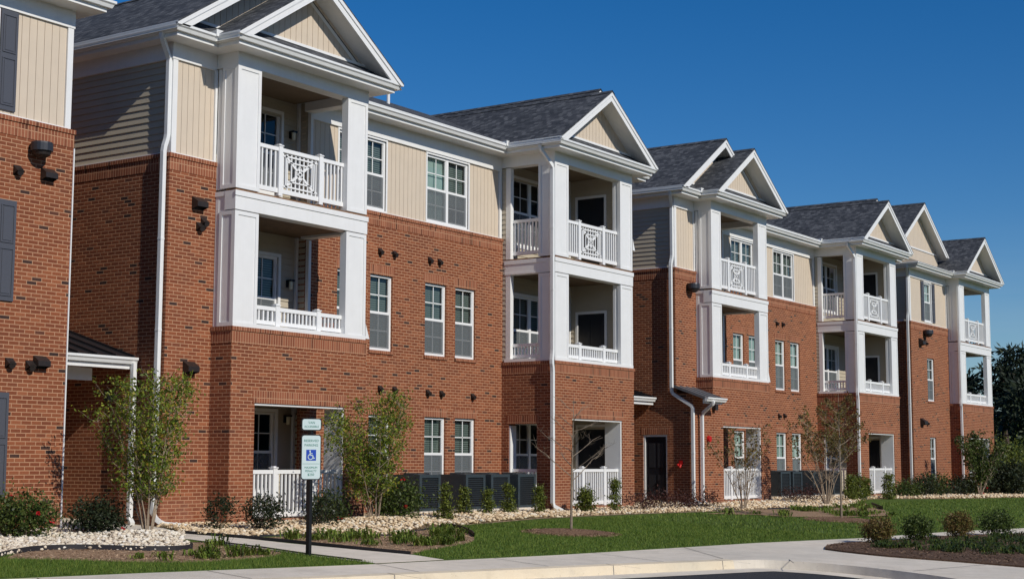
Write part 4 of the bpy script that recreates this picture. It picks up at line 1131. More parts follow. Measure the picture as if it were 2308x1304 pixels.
bedR = resample([(26.26, 10.97), (27.2, 11.3), (28.3, 11.35), (29.38, 11.1), (31.78, 10.95), (33.66, 10.6), (35.45, 10.1), (40, 9.0), (60, 5.0)], 4) + [(60, 2.5)] + resample([(26.5, 2.5), (25.8, 5), (25.8, 7.3), (25.82, 8.5), (25.76, 9.62), (26.0, 10.5)], 4)
def mound(poly_c, rx, ry, h, name, mat):
    pass
flatobj('mulch_bed', bedR, .03, 'dmulch', thick=.05)
def edging(path, name='bed_edging', h=.085):
    m = MB()
    for a, b in zip(path, path[1:]):
        d = (Vector(b) - Vector(a)).normalized(); nn = Vector((-d.y, d.x)) * .008
        P = [Vector(a) - nn, Vector(b) - nn, Vector(b) + nn, Vector(a) + nn]
        lo = [(p.x, p.y, gz(p.x, p.y) - .02) for p in P]; hi = [(p.x, p.y, gz(p.x, p.y) + h) for p in P]
        bb = len(m.v); m.v.extend(lo + hi); mi = m.mi('edging')
        for f in ((4, 5, 6, 7), (0, 1, 5, 4), (2, 3, 7, 6)): m.f.append(tuple(bb + i for i in f)); m.m.append(mi)
    return m.build(name)
tag(edging(edgeL), 'dark plastic edging strip curving around the pale stones at lower left', 'edging')
tag(edging([(18.5, 19.25), (18.64, 18.05), (18.66, 17.0), (18.6, 15.6), (18.62, 14.5)], h=.06), 'straight dark edging strip along the right side of the concrete walkway', 'edging')
tag(edging(edgeM, h=.04), 'low dark edging strip between the pale stones and soil behind the parking sign', 'edging')
tag(edging(resample([(22.6, 16.15), (23.2, 16.65), (23.9, 17.35), (24.3, 17.9), (24.2, 18.15)], 5)), 'short curved dark edging strip at the rounded right end of the soil bed', 'edging')
tag(edging([(17.1, 14.2), (17.22, 15.35), (17.5, 16.5), (17.62, 17.5)], h=.035), 'thin dark edging strip along the left side of the concrete walkway', 'edging')
tag(edging(resample([(39.0, 17.95), (40.5, 17.8), (42.6, 17.55), (44.2, 17.55), (46, 18.2), (47.2, 18.5)], 4), h=.06), 'far dark edging strip below the stones under the bronze tree', 'edging')
tag(edging([(43.1, 16.2), (45.5, 17.45)], h=.12), 'far slanting dark edging strip on the lawn right of the thin sapling', 'edging')

# mulch rings
def ring(x, y, r, label):
    m = MB(); n = 28; b = len(m.v); rs = [(1.0, .0), (.8, .035), (.5, .06), (.15, .075)]
    rnd = random.Random(int(x * 10))
    for (k, h) in rs:
        for i in range(n):
            t = 2 * math.pi * i / n; rr = r * k * (1 + (rnd.random() - .5) * .08)
            px, py = x + rr * math.cos(t), y + rr * math.sin(t); m.v.append((px, py, gz(px, py) + .004 + h + rnd.random() * .012 * (h > 0)))
    for j in range(3):
        for i in range(n):
            m.f.append((b + j * n + i, b + j * n + (i + 1) % n, b + (j + 1) * n + (i + 1) % n, b + (j + 1) * n + i)); m.m.append(m.mi('mulch'))
    m.f.append(tuple(b + 3 * n + i for i in range(n))); m.m.append(0)
    o = m.build('mulch_ring'); tag(o, label, 'mulch'); return o
ring(25.25, 15.75, .95, 'round brown mulch mound at the foot of the bare sapling on the lawn')
ring(36.15, 14.62, .95, 'round brown mulch mound at the foot of the thin leafy sapling further along')

# ------------------------------------------------------------------ scattered stuff
def in_poly(px, py, poly):
    poly = np.array(poly); x, y = poly[:, 0], poly[:, 1]; n = len(poly); ins = np.zeros(len(px), bool); j = n - 1
    for i in range(n):
        c = ((y[i] > py) != (y[j] > py)) & (px < (x[j] - x[i]) * (py - y[i]) / (y[j] - y[i] + 1e-12) + x[i]); ins ^= c; j = i
    return ins
rng = np.random.default_rng(5)
GZ = lambda x, y: -1.17 - .04 * (20 - np.clip(y, 2, 24))
def sample(poly, dens, excl=()):
    p = np.array(poly); lo, hi = p.min(0), p.max(0); n = int((hi[0] - lo[0]) * (hi[1] - lo[1]) * dens)
    x = rng.uniform(lo[0], hi[0], n); y = rng.uniform(lo[1], hi[1], n); k = in_poly(x, y, poly)
    for e in excl: k &= ~in_poly(x, y, e)
    return x[k], y[k]
def np_mesh(name, V, F, mat, label=None, cat=None, kind=None, parent=None, group=None, loc=None, smooth=False):
    me = bpy.data.meshes.new(name); off = np.array(loc or (0, 0, 0), float)
    V = V - off
    me.vertices.add(len(V)); me.vertices.foreach_set('co', V.astype(np.float32).ravel())
    k = F.shape[1]; me.loops.add(F.size); me.loops.foreach_set('vertex_index', F.astype(np.int32).ravel())
    me.polygons.add(len(F)); me.polygons.foreach_set('loop_start', np.arange(0, F.size, k, dtype=np.int32))
    try: me.polygons.foreach_set('loop_total', np.full(len(F), k, dtype=np.int32))
    except Exception: pass
    if smooth: me.polygons.foreach_set('use_smooth', np.ones(len(F), bool))
    me.update(calc_edges=True); me.validate(); me.materials.append(M[mat])
    o = bpy.data.objects.new(name, me); COL.objects.link(o)
    if parent: o.parent = parent
    else: o.location = off
    return tag(o, label, cat, group, kind)
ICO_V = []
ph = (1 + 5 ** .5) / 2
for a, b in ((-1, ph), (1, ph), (-1, -ph), (1, -ph)): ICO_V.append((a, b, 0))
for a, b in ((-1, ph), (1, ph), (-1, -ph), (1, -ph)): ICO_V.append((0, a, b))
for a, b in ((ph, -1), (ph, 1), (-ph, -1), (-ph, 1)): ICO_V.append((a, 0, b))
ICO_V = np.array(ICO_V) / math.sqrt(1 + ph * ph)
ICO_F = np.array([(0, 11, 5), (0, 5, 1), (0, 1, 7), (0, 7, 10), (0, 10, 11), (1, 5, 9), (5, 11, 4), (11, 10, 2), (10, 7, 6), (7, 1, 8), (3, 9, 4), (3, 4, 2), (3, 2, 6), (3, 6, 8), (3, 8, 9), (4, 9, 5), (2, 4, 11), (6, 2, 10), (8, 6, 7), (9, 8, 1)])
M['pstone'] = island_mat('pale_river_stone', [(0, (.45, .37, .28)), (.3, (.70, .60, .46)), (.7, (.80, .72, .58)), (1, (.80, .76, .68))], .8)
def stones(name, x, y, s0, s1, label=None, hump=None, mat='stone'):
    n = len(x); s = rng.uniform(s0, s1, n)
    V = ICO_V[None] * (1 + rng.normal(0, .13, (n, 12, 1))) * s[:, None, None] * np.stack([rng.uniform(.8, 1.3, n), rng.uniform(.7, 1.1, n), rng.uniform(.5, .8, n)], 1)[:, None, :]
    a = rng.uniform(0, 6.28, n); c, s_ = np.cos(a)[:, None], np.sin(a)[:, None]
    X = V[:, :, 0] * c - V[:, :, 1] * s_; Y = V[:, :, 0] * s_ + V[:, :, 1] * c
    z = GZ(x, y) + .012 + s * .35 + (hump(x, y) if hump else 0)
    V = np.stack([X + x[:, None], Y + y[:, None], V[:, :, 2] + z[:, None]], 2).reshape(-1, 3)
    F = (ICO_F[None] + (np.arange(n) * 12)[:, None, None]).reshape(-1, 3)
    return np_mesh(name, V, F, mat, label, 'stones', 'stuff', smooth=True)
hump = lambda x, y: rng.uniform(0, .05, len(x)) + .09 * np.exp(-((x - 17.0) ** 2 + (y - 18.4) ** 2) / .8) + .12 * np.exp(-((x - 23.2) ** 2 + (y - 18.6) ** 2) / 1.2) + .1 * np.exp(-((x - 26.5) ** 2 / 4 + (y - 19.3) ** 2 / .5))
x, y = sample(gravL, 420)
stones('river_stones', x, y, .018, .045, 'pale river stones heaped round the first leafy shrub at lower left', hump, 'pstone')
nearM = [p for p in gravM]
x, y = sample(gravM, 260); k = (y < 20.6) & (x < 38) & ~((x > 19.2) & (x < 21.2) & (y < 18.2) & (y > 20)); 
x1, y1 = x[k], y[k]; k2_ = rng.random(len(x1)) < np.where(x1 < 30, 1, .6)
stones('river_stones', x1[k2_], y1[k2_], .018, .048, 'tan river stones along the foot of the wall behind the parking sign', hump)
k = (y < 21.5) & (x >= 38) & (rng.random(len(x)) < .35)
stones('river_stones', x[k], y[k], .03, .06, 'distant tan river stones along the foot of the far brick towers', hump)

def blades(x, y, h0, h1, w, lean=.5, z=None):
    n = len(x); h = rng.uniform(h0, h1, n); a = rng.uniform(0, 6.28, n); l = rng.uniform(0, lean, n) * h
    z0 = GZ(x, y) if z is None else z
    dx, dy = np.cos(a) * w, np.sin(a) * w; b = rng.uniform(0, 6.28, n)
    V = np.stack([np.stack([x - dx, y - dy, z0], 1), np.stack([x + dx, y + dy, z0], 1), np.stack([x + np.cos(b) * l, y + np.sin(b) * l, z0 + h], 1)], 1).reshape(-1, 3)
    return V, np.arange(3 * n).reshape(-1, 3)
excl = [bedL_soil, gravL, bedM, gravM, walk, bed2, bedR]
lawn_near = [(11, 15.4), (13.37, 14.8), (15.52, 14.24), (17.0, 13.87), (17.15, 15.2), (17.4, 16.4), (17.5, 17.5), (12, 18)]
lawn_mid = [(18.4, 13.66), (20.68, 13.21), (23.68, 12.84), (26.63, 12.54), (30.37, 11.85), (31, 18.2), (24, 18.2), (22, 15.8), (18.6, 14.5)]
lawn_far = [(30.37, 11.85), (34.66, 11.5), (38.15, 10.9), (60, 7.6), (64, 18), (31, 18.2)]
Vs, Fs, o_ = [], [], 0
for poly, dens, h in ((lawn_near, 2400, (.03, .065)), (lawn_mid, 900, (.03, .06)), (lawn_far, 110, (.04, .07))):
    x, y = sample(poly, dens, excl); V, F = blades(x, y, h[0], h[1], .004 if dens > 1000 else (.006 if dens > 500 else .012), .8)
    Vs.append(V); Fs.append(F + o_); o_ += len(V)
np_mesh('grass', np.concatenate(Vs), np.concatenate(Fs), 'grass', 'short dark green mown grass of the front lawns', 'grass', 'stuff')

def clumps(cx, cy, n, rad, h, w, z0):
    """tufts of strappy leaves"""
    x = np.repeat(cx, n) + rng.normal(0, rad * .35, len(cx) * n); y = np.repeat(cy, n) + rng.normal(0, rad * .35, len(cx) * n); m_ = len(x); sc_ = np.repeat(rng.uniform(.35, 1.25, len(cx)), n); rad = rad * sc_; h = h * sc_
    a = rng.uniform(0, 6.28, m_); r = rng.uniform(.3, 1, m_) * rad; hh = rng.uniform(.4, 1, m_) * h
    zz = np.repeat(z0, n)
    px, py = -np.sin(a) * w, np.cos(a) * w
    b = np.stack([x + np.cos(a) * r * .1, y + np.sin(a) * r * .1, zz], 1); md = np.stack([x + np.cos(a) * r * .6, y + np.sin(a) * r * .6, zz + hh], 1); tp = np.stack([x + np.cos(a) * r * 1.1, y + np.sin(a) * r * 1.1, zz + hh * .8], 1)
    pv = np.stack([px, py, np.zeros(m_)], 1)
    V = np.stack([b - pv * .6, b + pv * .6, md + pv, md - pv, tp], 1).reshape(-1, 3)
    k = np.arange(m_) * 5
    F = np.concatenate([np.stack([k, k + 1, k + 2, k + 3], 1), np.stack([k + 3, k + 2, k + 4, k + 4], 1)])
    T = np.concatenate([F[:m_][:, [0, 1, 2]], F[:m_][:, [0, 2, 3]], F[m_:][:, :3]])
    return V, T
def cover(name, poly, dens, n, rad, h, w, mat, label, excl=()):
    x, y = sample(poly, dens, excl)
    V, T = clumps(x, y, n, rad, h, w, GZ(x, y) + .02)
    return np_mesh(name, V, T, mat, label, 'ground cover', 'stuff')
cover('ground_cover', [(15.3, 15.35), (16.6, 15.4), (17.15, 15.8), (17.45, 16.6), (17.5, 17.4), (17.2, 17.6), (16.75, 16.9), (15.9, 16.2), (14.2, 16.2), (14.3, 15.8)], 9, 28, .17, .15, .012, 'lf_bed', 'sprawling green ground cover on the soil left of the walkway')
cover('ground_cover', [(19.2, 14.85), (21.3, 15.4), (22.2, 15.95), (23.0, 16.7), (22.9, 17.3), (21.4, 17.0), (20.6, 17.3), (19.6, 17.6), (18.9, 17.4), (19.4, 16.4)], 7.5, 32, .19, .18, .013, 'lf_bed', 'sprawling green ground cover on the soil behind the parking sign')
cover('ground_cover', bed2, 3.0, 24, .2, .15, .016, 'lf_bed', 'patchy green ground cover in the far soil bed under the bronze trees')
cover('ground_cover', [(27.2, 10.9), (30, 10.6), (34, 10.0), (40, 8.6), (44, 6.5), (40, 4), (29, 7.0), (27.5, 9)], 11, 24, .2, .13, .012, 'lf_gr', 'dense low green ground cover in the dark mulch bed at lower right')

# ------------------------------------------------------------------ plants
def leaves_np(C, size, n_jit=1, flat=.0, seed=1, aspect=.55):
    """C: (n,3) leaf centres -> quads"""
    r = np.random.default_rng(seed); n = len(C)
    a = r.normal(size=(n, 3)); a[:, 2] *= (1 - flat); a /= np.linalg.norm(a, axis=1)[:, None]
    b = np.cross(a, r.normal(size=(n, 3))); b /= np.linalg.norm(b, axis=1)[:, None]
    s = size * r.uniform(.6, 1.2, (n, 1)); A = a * s; B = b * s * aspect
    V = np.stack([C - A, C + B * .9 - A * .1, C + A, C - B * .9 - A * .1], 1).reshape(-1, 3)
    return V, np.arange(4 * n).reshape(-1, 4)

def shrub(x, y, w, h, n, size, mat, label, cat='shrub', name='shrub', group=None, flowers=0, seed=1, shape='round', z=None, fmat='lf_red', stems=7):
    r = np.random.default_rng(seed); z0 = gz(x, y) if z is None else z
    e = empty(name, (x, y, z0)); tag(e, label, cat, group)
    nc = max(10, n // 26)
    if shape == 'round':
        d = r.normal(size=(nc, 3)); d /= np.linalg.norm(d, axis=1)[:, None]; rr = r.uniform(.35, 1.0, (nc, 1)) ** .6
        cc = d * rr * np.array([w / 2, w / 2, h * .48]) + np.array([0, 0, h * .53])
    else:   # cone / upright
        t = r.uniform(.08, 1, nc); ang = r.uniform(0, 6.28, nc); rr = (w / 2) * (1 - t * .75) * r.uniform(.3, 1, nc)
        cc = np.stack([np.cos(ang) * rr, np.sin(ang) * rr, t * h], 1)
    cs = w * (.13 if shape == 'round' else .12)
    per = n // nc
    C = (cc[:, None, :] + r.normal(0, cs, (nc, per, 3)) * np.array([1, 1, .8])).reshape(-1, 3)
    C = C[C[:, 2] > .015] + np.array([x, y, z0])
    V, F = leaves_np(C, size, seed=seed)
    np_mesh('foliage', V - np.array([x, y, z0]), F, mat, parent=e)
    s = MB()
    for k in range(stems):
        c = cc[(k * 7) % nc]; s.tube([(x + c[0] * .05, y + c[1] * .05, z0 - .02), (x + c[0] * .45, y + c[1] * .45, z0 + c[2] * .5), (x + c[0] * .95, y + c[1] * .95, z0 + c[2])], [.009, .006, .003], 'darkbark', 4, cap=False)
    s.build('stems', e)
    if flowers:
        idx = r.choice(nc, flowers, replace=False); fr = []
        for i in idx:
            dirv = cc[i] - np.array([0, 0, h * .5]); dirv /= (np.linalg.norm(dirv) + 1e-6)
            p = cc[i] + dirv * cs * .9; p[1] -= w * .1; fr.append(p)
        for i_, p in enumerate(fr):
            C = p + r.normal(0, .015, (16, 3)); V, F = leaves_np(C, .03, seed=seed + 3 + i_, aspect=.8); np_mesh('flower', V, F, fmat, parent=e)
    return e

def fan_tree(x, y, h, w, label, nst=7, nleaf=2500, size=.035, mat='lf_yg', bark='bark', clear=.28, seed=3, name='crape_myrtle', cat='tree', spread=1.0, lean=(0, 0), crown_lo=.3, dense=1.0, r0=.02, form=.3):
    """multi-stem vase shaped small tree"""
    rr = random.Random(seed); r = np.random.default_rng(seed); z0 = gz(x, y)
    e = empty(name, (x, y, z0)); tag(e, label, cat)
    tips = []; tk = MB()
    for s in range(nst):
        a = 2 * math.pi * s / nst + rr.uniform(-.3, .3); sp = rr.uniform(.35, 1.0) * w / 2 * spread
        p = Vector((x + math.cos(a) * .04, y + math.sin(a) * .04, z0 - .03)); H = h * (1.02 - form * (sp / (w / 2)) ** 1.5) * rr.uniform(.86, 1.0)
        q = Vector((x + math.cos(a) * sp + lean[0], y + math.sin(a) * sp + lean[1], z0 + H))
        pts = []; n = 7
        for i in range(n + 1):
            t = i / n; b = p.lerp(q, t); k = math.sin(t * math.pi) * .12 * h * .4
            b = Vector((p.x + (q.x - p.x) * t ** 1.25, p.y + (q.y - p.y) * t ** 1.25, p.z + (q.z - p.z) * t)) + Vector((rr.uniform(-1, 1), rr.uniform(-1, 1), 0)) * .018 * (i > 0)
            pts.append(b)
        tk.tube(pts, [r0 * (1 - .85 * i / n) for i in range(n + 1)], bark, 5, cap=False)
        for i in range(2, n + 1):
            for _ in range(3):
                if i < n * clear: continue
                b = pts[i]; aa = rr.uniform(0, 6.28); L = rr.uniform(.14, .34) * w * .6 * (1.15 - i / n * .5)
                t = b + Vector((math.cos(aa) * L, math.sin(aa) * L, L * rr.uniform(.5, 1.3)))
                mid = b.lerp(t, .5) + Vector((0, 0, -.02))
                tk.tube([b, mid, t], [r0 * .35, r0 * .22, r0 * .1], bark, 4, cap=False); tips.append((b, t))
                for _k in range(2):
                    aa = rr.uniform(0, 6.28); t2 = mid + Vector((math.cos(aa), math.sin(aa), .9)) * L * .5; tk.tube([mid, t2], [r0 * .18, r0 * .07], bark, 3, cap=False); tips.append((mid, t2))
    tk.build('trunk', e)
    if nleaf:
        tp = [(b, t) for b, t in tips if (t.z - z0) > h * crown_lo]
        A = np.array([b for b, t in tp]); B = np.array([t for b, t in tp]); k = r.integers(0, len(tp), nleaf); f = r.uniform(.2, 1.1, (nleaf, 1))
        C = A[k] * (1 - f) + B[k] * f + r.normal(0, .035 * dense, (nleaf, 3))
        V, F = leaves_np(C, size, seed=seed); np_mesh('crown', V - np.array([x, y, z0]), F, mat, parent=e)
    return e

def sapling(x, y, h, label, fork=.42, w=2.4, nleaf=0, mat='lf_br', seed=2, lean=.1, size=.03, r0=.028, nb=12):
    rr = random.Random(seed); r = np.random.default_rng(seed); z0 = gz(x, y)
    e = empty('sapling', (x, y, z0)); tag(e, label, 'tree')
    tk = MB(); tips = []
    pts = [Vector((x + lean * (i / 9) ** 1.3 + rr.uniform(-.01, .01), y, z0 - .05 + h * i / 9)) for i in range(10)]
    tk.tube(pts, [r0 * (1 - .9 * i / 9) for i in range(10)], 'bark2', 6, cap=False)
    for k in range(nb):
        t = fork + (1 - fork) * k / nb * .85; f = t * 9; i = int(f); b = pts[i].lerp(pts[min(9, i + 1)], f - i)
        aa = k * 2.4 + rr.uniform(-.3, .3); L = w * .5 * (1.05 - (t - fork) * .9) * rr.uniform(.75, 1.05)
        q = b + Vector((math.cos(aa) * L, math.sin(aa) * L, L * rr.uniform(.2, .75))); m1 = b.lerp(q, .35) + Vector((0, 0, .0)); m2 = b.lerp(q, .7) + Vector((rr.uniform(-.04, .04), 0, .04))
        rb = r0 * .42 * (1.1 - t * .5)
        tk.tube([b, m1, m2, q], [rb, rb * .75, rb * .5, rb * .2], 'bark2', 4, cap=False)
        for j in range(5):
            u = rr.uniform(.25, .95); c = b.lerp(q, u); a2 = aa + rr.uniform(-1.1, 1.1); l2 = L * rr.uniform(.2, .42)
            t2 = c + Vector((math.cos(a2) * l2, math.sin(a2) * l2, l2 * rr.uniform(.3, 1.1))); tk.tube([c, t2], [rb * .4, rb * .15], 'bark2', 3, cap=False); tips.append((c, t2))
            for _ in range(2):
                c3 = c.lerp(t2, rr.uniform(.3, .8)); t3 = c3 + Vector((rr.uniform(-1, 1), rr.uniform(-1, 1), rr.uniform(.2, 1))) * l2 * .4; tk.tube([c3, t3], [rb * .2, rb * .1], 'bark2', 3, cap=False); tips.append((c3, t3))
    tk.build('trunk', e)
    if nleaf:
        A = np.array([b for b, t in tips]); B = np.array([t for b, t in tips]); k = r.integers(0, len(tips), nleaf); f = r.uniform(.2, 1.1, (nleaf, 1))
        C = A[k] * (1 - f) + B[k] * f + r.normal(0, .04, (nleaf, 3)); V, F = leaves_np(C, size, seed=seed); np_mesh('crown', V - np.array([x, y, z0]), F, mat, parent=e)
    return e

fan_tree(17.22, 18.75, 2.75, 2.35, 'leafy yellow-green multi-stem shrub on pale stones in front of the left downspouts', nst=12, nleaf=8500, size=.033, seed=11, name='crape_myrtle', crown_lo=.28, dense=1.9, form=.3, spread=1.0, r0=.014, clear=.22)
fan_tree(23.2, 18.95, 2.58, 2.3, 'leafy yellow-green multi-stem shrub on stones right of the parking sign', nst=12, nleaf=9500, size=.034, seed=23, crown_lo=.22, dense=1.9, form=.32, spread=.95, r0=.014, clear=.2)
fan_tree(37.8, 18.1, 2.4, 1.9, 'sparse thin-stemmed small tree in front of the third tower porch railing', nst=7, nleaf=800, size=.045, mat='lf_br', seed=31, crown_lo=.52, bark='bark', r0=.018, dense=1.6)
fan_tree(43.5, 18.1, 3.2, 2.5, 'vase-shaped small tree with bronze leaves on stones by the far air conditioners', nst=9, nleaf=1900, size=.05, mat='lf_br', seed=44, crown_lo=.46, bark='bark', r0=.022, dense=2.0)
fan_tree(60.1, 18.6, 2.5, 1.9, 'leafy green small tree covering the porch railing of the farthest tower', nst=8, nleaf=3800, size=.06, mat='lf_gr', seed=52, crown_lo=.25, dense=2.4, r0=.03)
sapling(25.25, 15.75, 2.75, 'bare leafless sapling standing in a mulch ring on the lawn', seed=6, lean=.12, fork=.38, w=1.75, nb=15)
sapling(36.15, 14.65, 3.2, 'thin sapling with sparse bronze leaves standing in the farther mulch ring', seed=9, nleaf=1500, fork=.45, w=1.5, nb=16, lean=-.05, size=.035, r0=.03)

shrub(15.4, 19.6, .95, .66, 4000, .034, 'lf_gr', 'rose bush with red blooms in the lower left corner beside the brick wall', flowers=6, seed=61, name='rose_bush')
shrub(16.72, 19.4, .8, .58, 3000, .032, 'lf_dk', 'dark green bush at the brick corner left of the first leafy shrub', flowers=1, seed=62, name='rose_bush')
shrub(19.95, 18.8, .72, .64, 2000, .03, 'lf_dk', 'dark shrub with small leaves in front of the left end of the first porch railing', seed=63)
shrub(19.35, 19.3, .55, .6, 900, .03, 'lf_dk', 'sparse dark shrub casting shadow on the brick left of the first porch', seed=64)
shrub(21.8, 19.0, .7, .6, 1000, .032, 'lf_dk', 'dark shrub directly behind the parking sign pole by the first porch', seed=65)
shrub(24.0, 19.1, 1.05, .85, 3600, .036, 'lf_gr', 'rose bush with a few red blooms tucked behind the right leafy shrub', flowers=6, seed=66, name='rose_bush')
shrub(22.5, 19.5, .7, .65, 1800, .03, 'lf_gr', 'small rose bush with red blooms just left of the second leafy shrub', flowers=4, seed=67, name='rose_bush')
HY = [(25.2, 18.75, .72, 'small upright evergreen before the first air conditioner, beside the white window corner'), (26.5, 19.2, .6, 'small upright evergreen before the second air conditioner'),
      (27.3, 19.15, .55, 'small upright evergreen near the middle of the air conditioner row'), (28.45, 19.4, .62, 'small upright evergreen before the last gap of the air conditioner row'),
      (29.95, 19.55, .55, 'small upright evergreen at the foot of the second tower side wall'), (32.9, 19.25, .7, 'small upright evergreen at the right end of the second porch railing'),
      (47.5, 18.9, .75, 'small upright evergreen beside the fan tree by the far air conditioners'), (48.6, 19.1, .75, 'small upright evergreen left of the fourth tower downspout'),
      (50.3, 19.5, .6, 'small upright evergreen at the foot of the fourth tower'), (51.7, 19.2, .75, 'pale small upright evergreen before the fourth porch railing'), (31.75, 19.4, .5, 'small upright evergreen between downspout and sapling at the second tower')]
for i, (x, y, h, lb) in enumerate(HY):
    shrub(x, y, .42 if i < 6 else .6, h + .08, 1500, .028 if i < 6 else .036, 'lf_hy', lb, seed=70 + i, shape='cone', name='evergreen_shrub', group='small upright evergreens along the wall')
PU = [(34.2, 19.3, 'low burgundy barberry left of the dark breezeway door'), (35.6, 19.35, 'low burgundy barberry in front of the dark breezeway door'), (36.6, 19.2, 'low burgundy barberry right of the dark breezeway door'), (37.4, 19.2, 'low burgundy barberry at the foot of the paired downspouts'), (44.8, 19.7, 'low burgundy barberry before the far air conditioners'), (46.0, 19.6, 'low burgundy barberry between far air conditioner and fan tree')]
for i, (x, y, lb) in enumerate(PU): shrub(x, y, .9, .44, 800, .03, 'lf_pu', lb, seed=90 + i, name='barberry_shrub', group='burgundy barberries along the wall')
SP = [(28.86, 10.95, .62, .52, 'round reddish-green shrub in the dark mulch, leftmost of the four'), (30.5, 10.75, .64, .54, 'round green shrub in the dark mulch, second of the four'),
      (32.6, 10.6, .6, .56, 'round russet shrub in the dark mulch, third of the four'), (34.2, 10.25, .78, .55, 'round green shrub in the dark mulch, rightmost of the four')]
for i, (x, y, w, h, lb) in enumerate(SP): shrub(x, y, w * .9, h * .92, 2800, .028, 'lf_br' if i in (0, 2) else 'lf_gr', lb, seed=110 + i, group='round shrubs in the mulch bed')
FB = [(54.2, 19.6, 'low green bush at the right foot of the fourth tower'), (55.9, 19.5, 'low dark bush left of the last recess downspout'), (57.4, 19.6, 'low green bush under the last recess downspout'), (59.0, 19.4, 'low rounded bush below the narrow far window'), (60.4, 19.3, 'low bush with red blooms left of the last tower'), (61.9, 19.3, 'low dark bush at the corner of the last tower')]
for i, (x, y, lb) in enumerate(FB): shrub(x, y, 1.25 + .25 * (i % 2), .5 + .12 * (i % 3), 1500, .05, 'lf_gr' if i % 2 == 0 else 'lf_dk', lb, seed=130 + i, flowers=4 if i == 4 else 0, group='low bushes at the far end of the wall')
for i, (x, y, w, h, mt, lb) in enumerate(((66.5, 19.3, 3.0, 2.0, 'lf_hy', 'large loose green shrub right of the last tower'), (69.5, 18.8, 3.4, 1.9, 'lf_gr', 'large bronze-green shrub at the right edge beyond the last tower'), (73.5, 19.5, 4.0, 2.3, 'lf_hy', 'tall yellow-green shrub at the far right edge of the picture'), (63.5, 18.6, 1.8, 1.2, 'lf_dk', 'dark shrub before the last porch railing'))):
    shrub(x, y, w, h, 5000, .07, mt, lb, seed=150 + i, stems=10)

def pine(x, y, h, w, label, seed):
    rr = random.Random(seed); r = np.random.default_rng(seed); z0 = -1.2
    e = empty('pine_tree', (x, y, z0)); tag(e, label, 'tree', None)
    tk = MB(); pts = [Vector((x + rr.uniform(-.2, .2) * i / 4, y + rr.uniform(-.2, .2) * i / 4, z0 + h * i / 8)) for i in range(9)]
    tk.tube(pts, [.28 * (1 - .85 * i / 8) for i in range(9)], 'darkbark', 7, cap=False)
    cs = []
    for k in range(34):
        t = rr.uniform(.42, 1.0); b = pts[0].lerp(pts[-1], t); aa = rr.uniform(0, 6.28); L = w * .5 * (1.15 - t * .75) * rr.uniform(.4, 1)
        q = b + Vector((math.cos(aa) * L, math.sin(aa) * L, L * rr.uniform(-.05, .45))); tk.tube([b, q], [.07, .02], 'darkbark', 4, cap=False)
        for u in (.55, .8, 1.0): cs.append((b.lerp(q, u), rr.uniform(.3, .6)))
    tk.build('trunk', e)
    P = np.array([c for c, s in cs]); S = np.array([s for c, s in cs]); n = 34
    C = (P[:, None, :] + r.normal(0, 1, (len(P), n, 3)) * S[:, None, None] * np.array([1, 1, .45])).reshape(-1, 3)
    V, F = leaves_np(C, .20, seed=seed, aspect=.35); np_mesh('crown', V - np.array([x, y, z0]), F, 'lf_pine', parent=e)
PN = [(88, 25.6, 7.6, 5.5, 'tall dark pine just right of the last tower'), (86.5, 28.0, 6.6, 5.0, 'dark pine seen through the openings of the last tower'), (92, 25.2, 6.9, 5.5, 'dark pine at the right edge of the picture'), (97, 31.0, 6.6, 6, 'dark pine behind the others beyond the last tower'), (84.5, 23.0, 5.2, 5.5, 'shorter dark pine at the right edge'), (100, 27.0, 6.8, 6.5, 'farthest dark pine at the right edge')]
for i, p in enumerate(PN): pine(*p, seed=170 + i)
# far wood: dense mass below the pines
r_ = np.random.default_rng(9); n = 26000
tx = r_.uniform(84, 130, n); ty = r_.uniform(16, 48, n); hz = (3.4 + 1.0 * np.sin(tx * .7) + .9 * np.sin(ty * .9 + 1)) * r_.uniform(0, 1, n) ** .7
V, F = leaves_np(np.stack([tx, ty, -1.2 + hz], 1), .32, seed=10, aspect=.6)
np_mesh('far_woodland', V, F, 'lf_pine', 'dark mass of undergrowth beneath the far pines', 'woodland', 'stuff')

M['chip'] = island_mat('bark_chip', [(0, (.10, .055, .035)), (.5, (.25, .155, .10)), (1, (.42, .29, .19))], .9)
M['schip'] = island_mat('straw_chip', [(0, (.16, .095, .06)), (.5, (.36, .24, .15)), (1, (.55, .40, .27))], .9)
M['dchip'] = island_mat('dark_bark_chip', [(0, (.05, .03, .02)), (.5, (.14, .085, .055)), (1, (.27, .18, .12))], .9)
def chips(name, x, y, zadd, size, mat, label):
    C = np.stack([x, y, GZ(x, y) + zadd], 1); V, F = leaves_np(C, size, flat=.0, seed=len(x), aspect=.3)
    V[:, 2] = (V[:, 2] - np.repeat(C[:, 2], 4)) * .45 + np.repeat(C[:, 2], 4)
    return np_mesh(name, V, F, mat, label, 'bark chips', 'stuff')
for cx, cy, lb in ((25.25, 15.75, 'loose brown bark chips on the mulch mound under the bare sapling'), (36.15, 14.62, 'loose brown bark chips on the farther mulch mound')):
    a_ = rng.uniform(0, 6.28, 2600); q_ = np.sqrt(rng.uniform(0, 1, 2600)) * .98
    chips('bark_chips', cx + np.cos(a_) * q_, cy + np.sin(a_) * q_, .015 + .075 * np.clip(1 - q_, 0, 1) ** .7, .035, 'chip', lb)
x, y = sample(bedR, 130); k = (x < 48); chips('bark_chips', x[k], y[k], .04, .04, 'dchip', 'loose dark bark chips covering the bed at lower right')
x, y = sample(bedL_soil, 260); chips('bark_chips', x, y, .022, .032, 'schip', 'loose bark chips and clods on the soil left of the walkway')
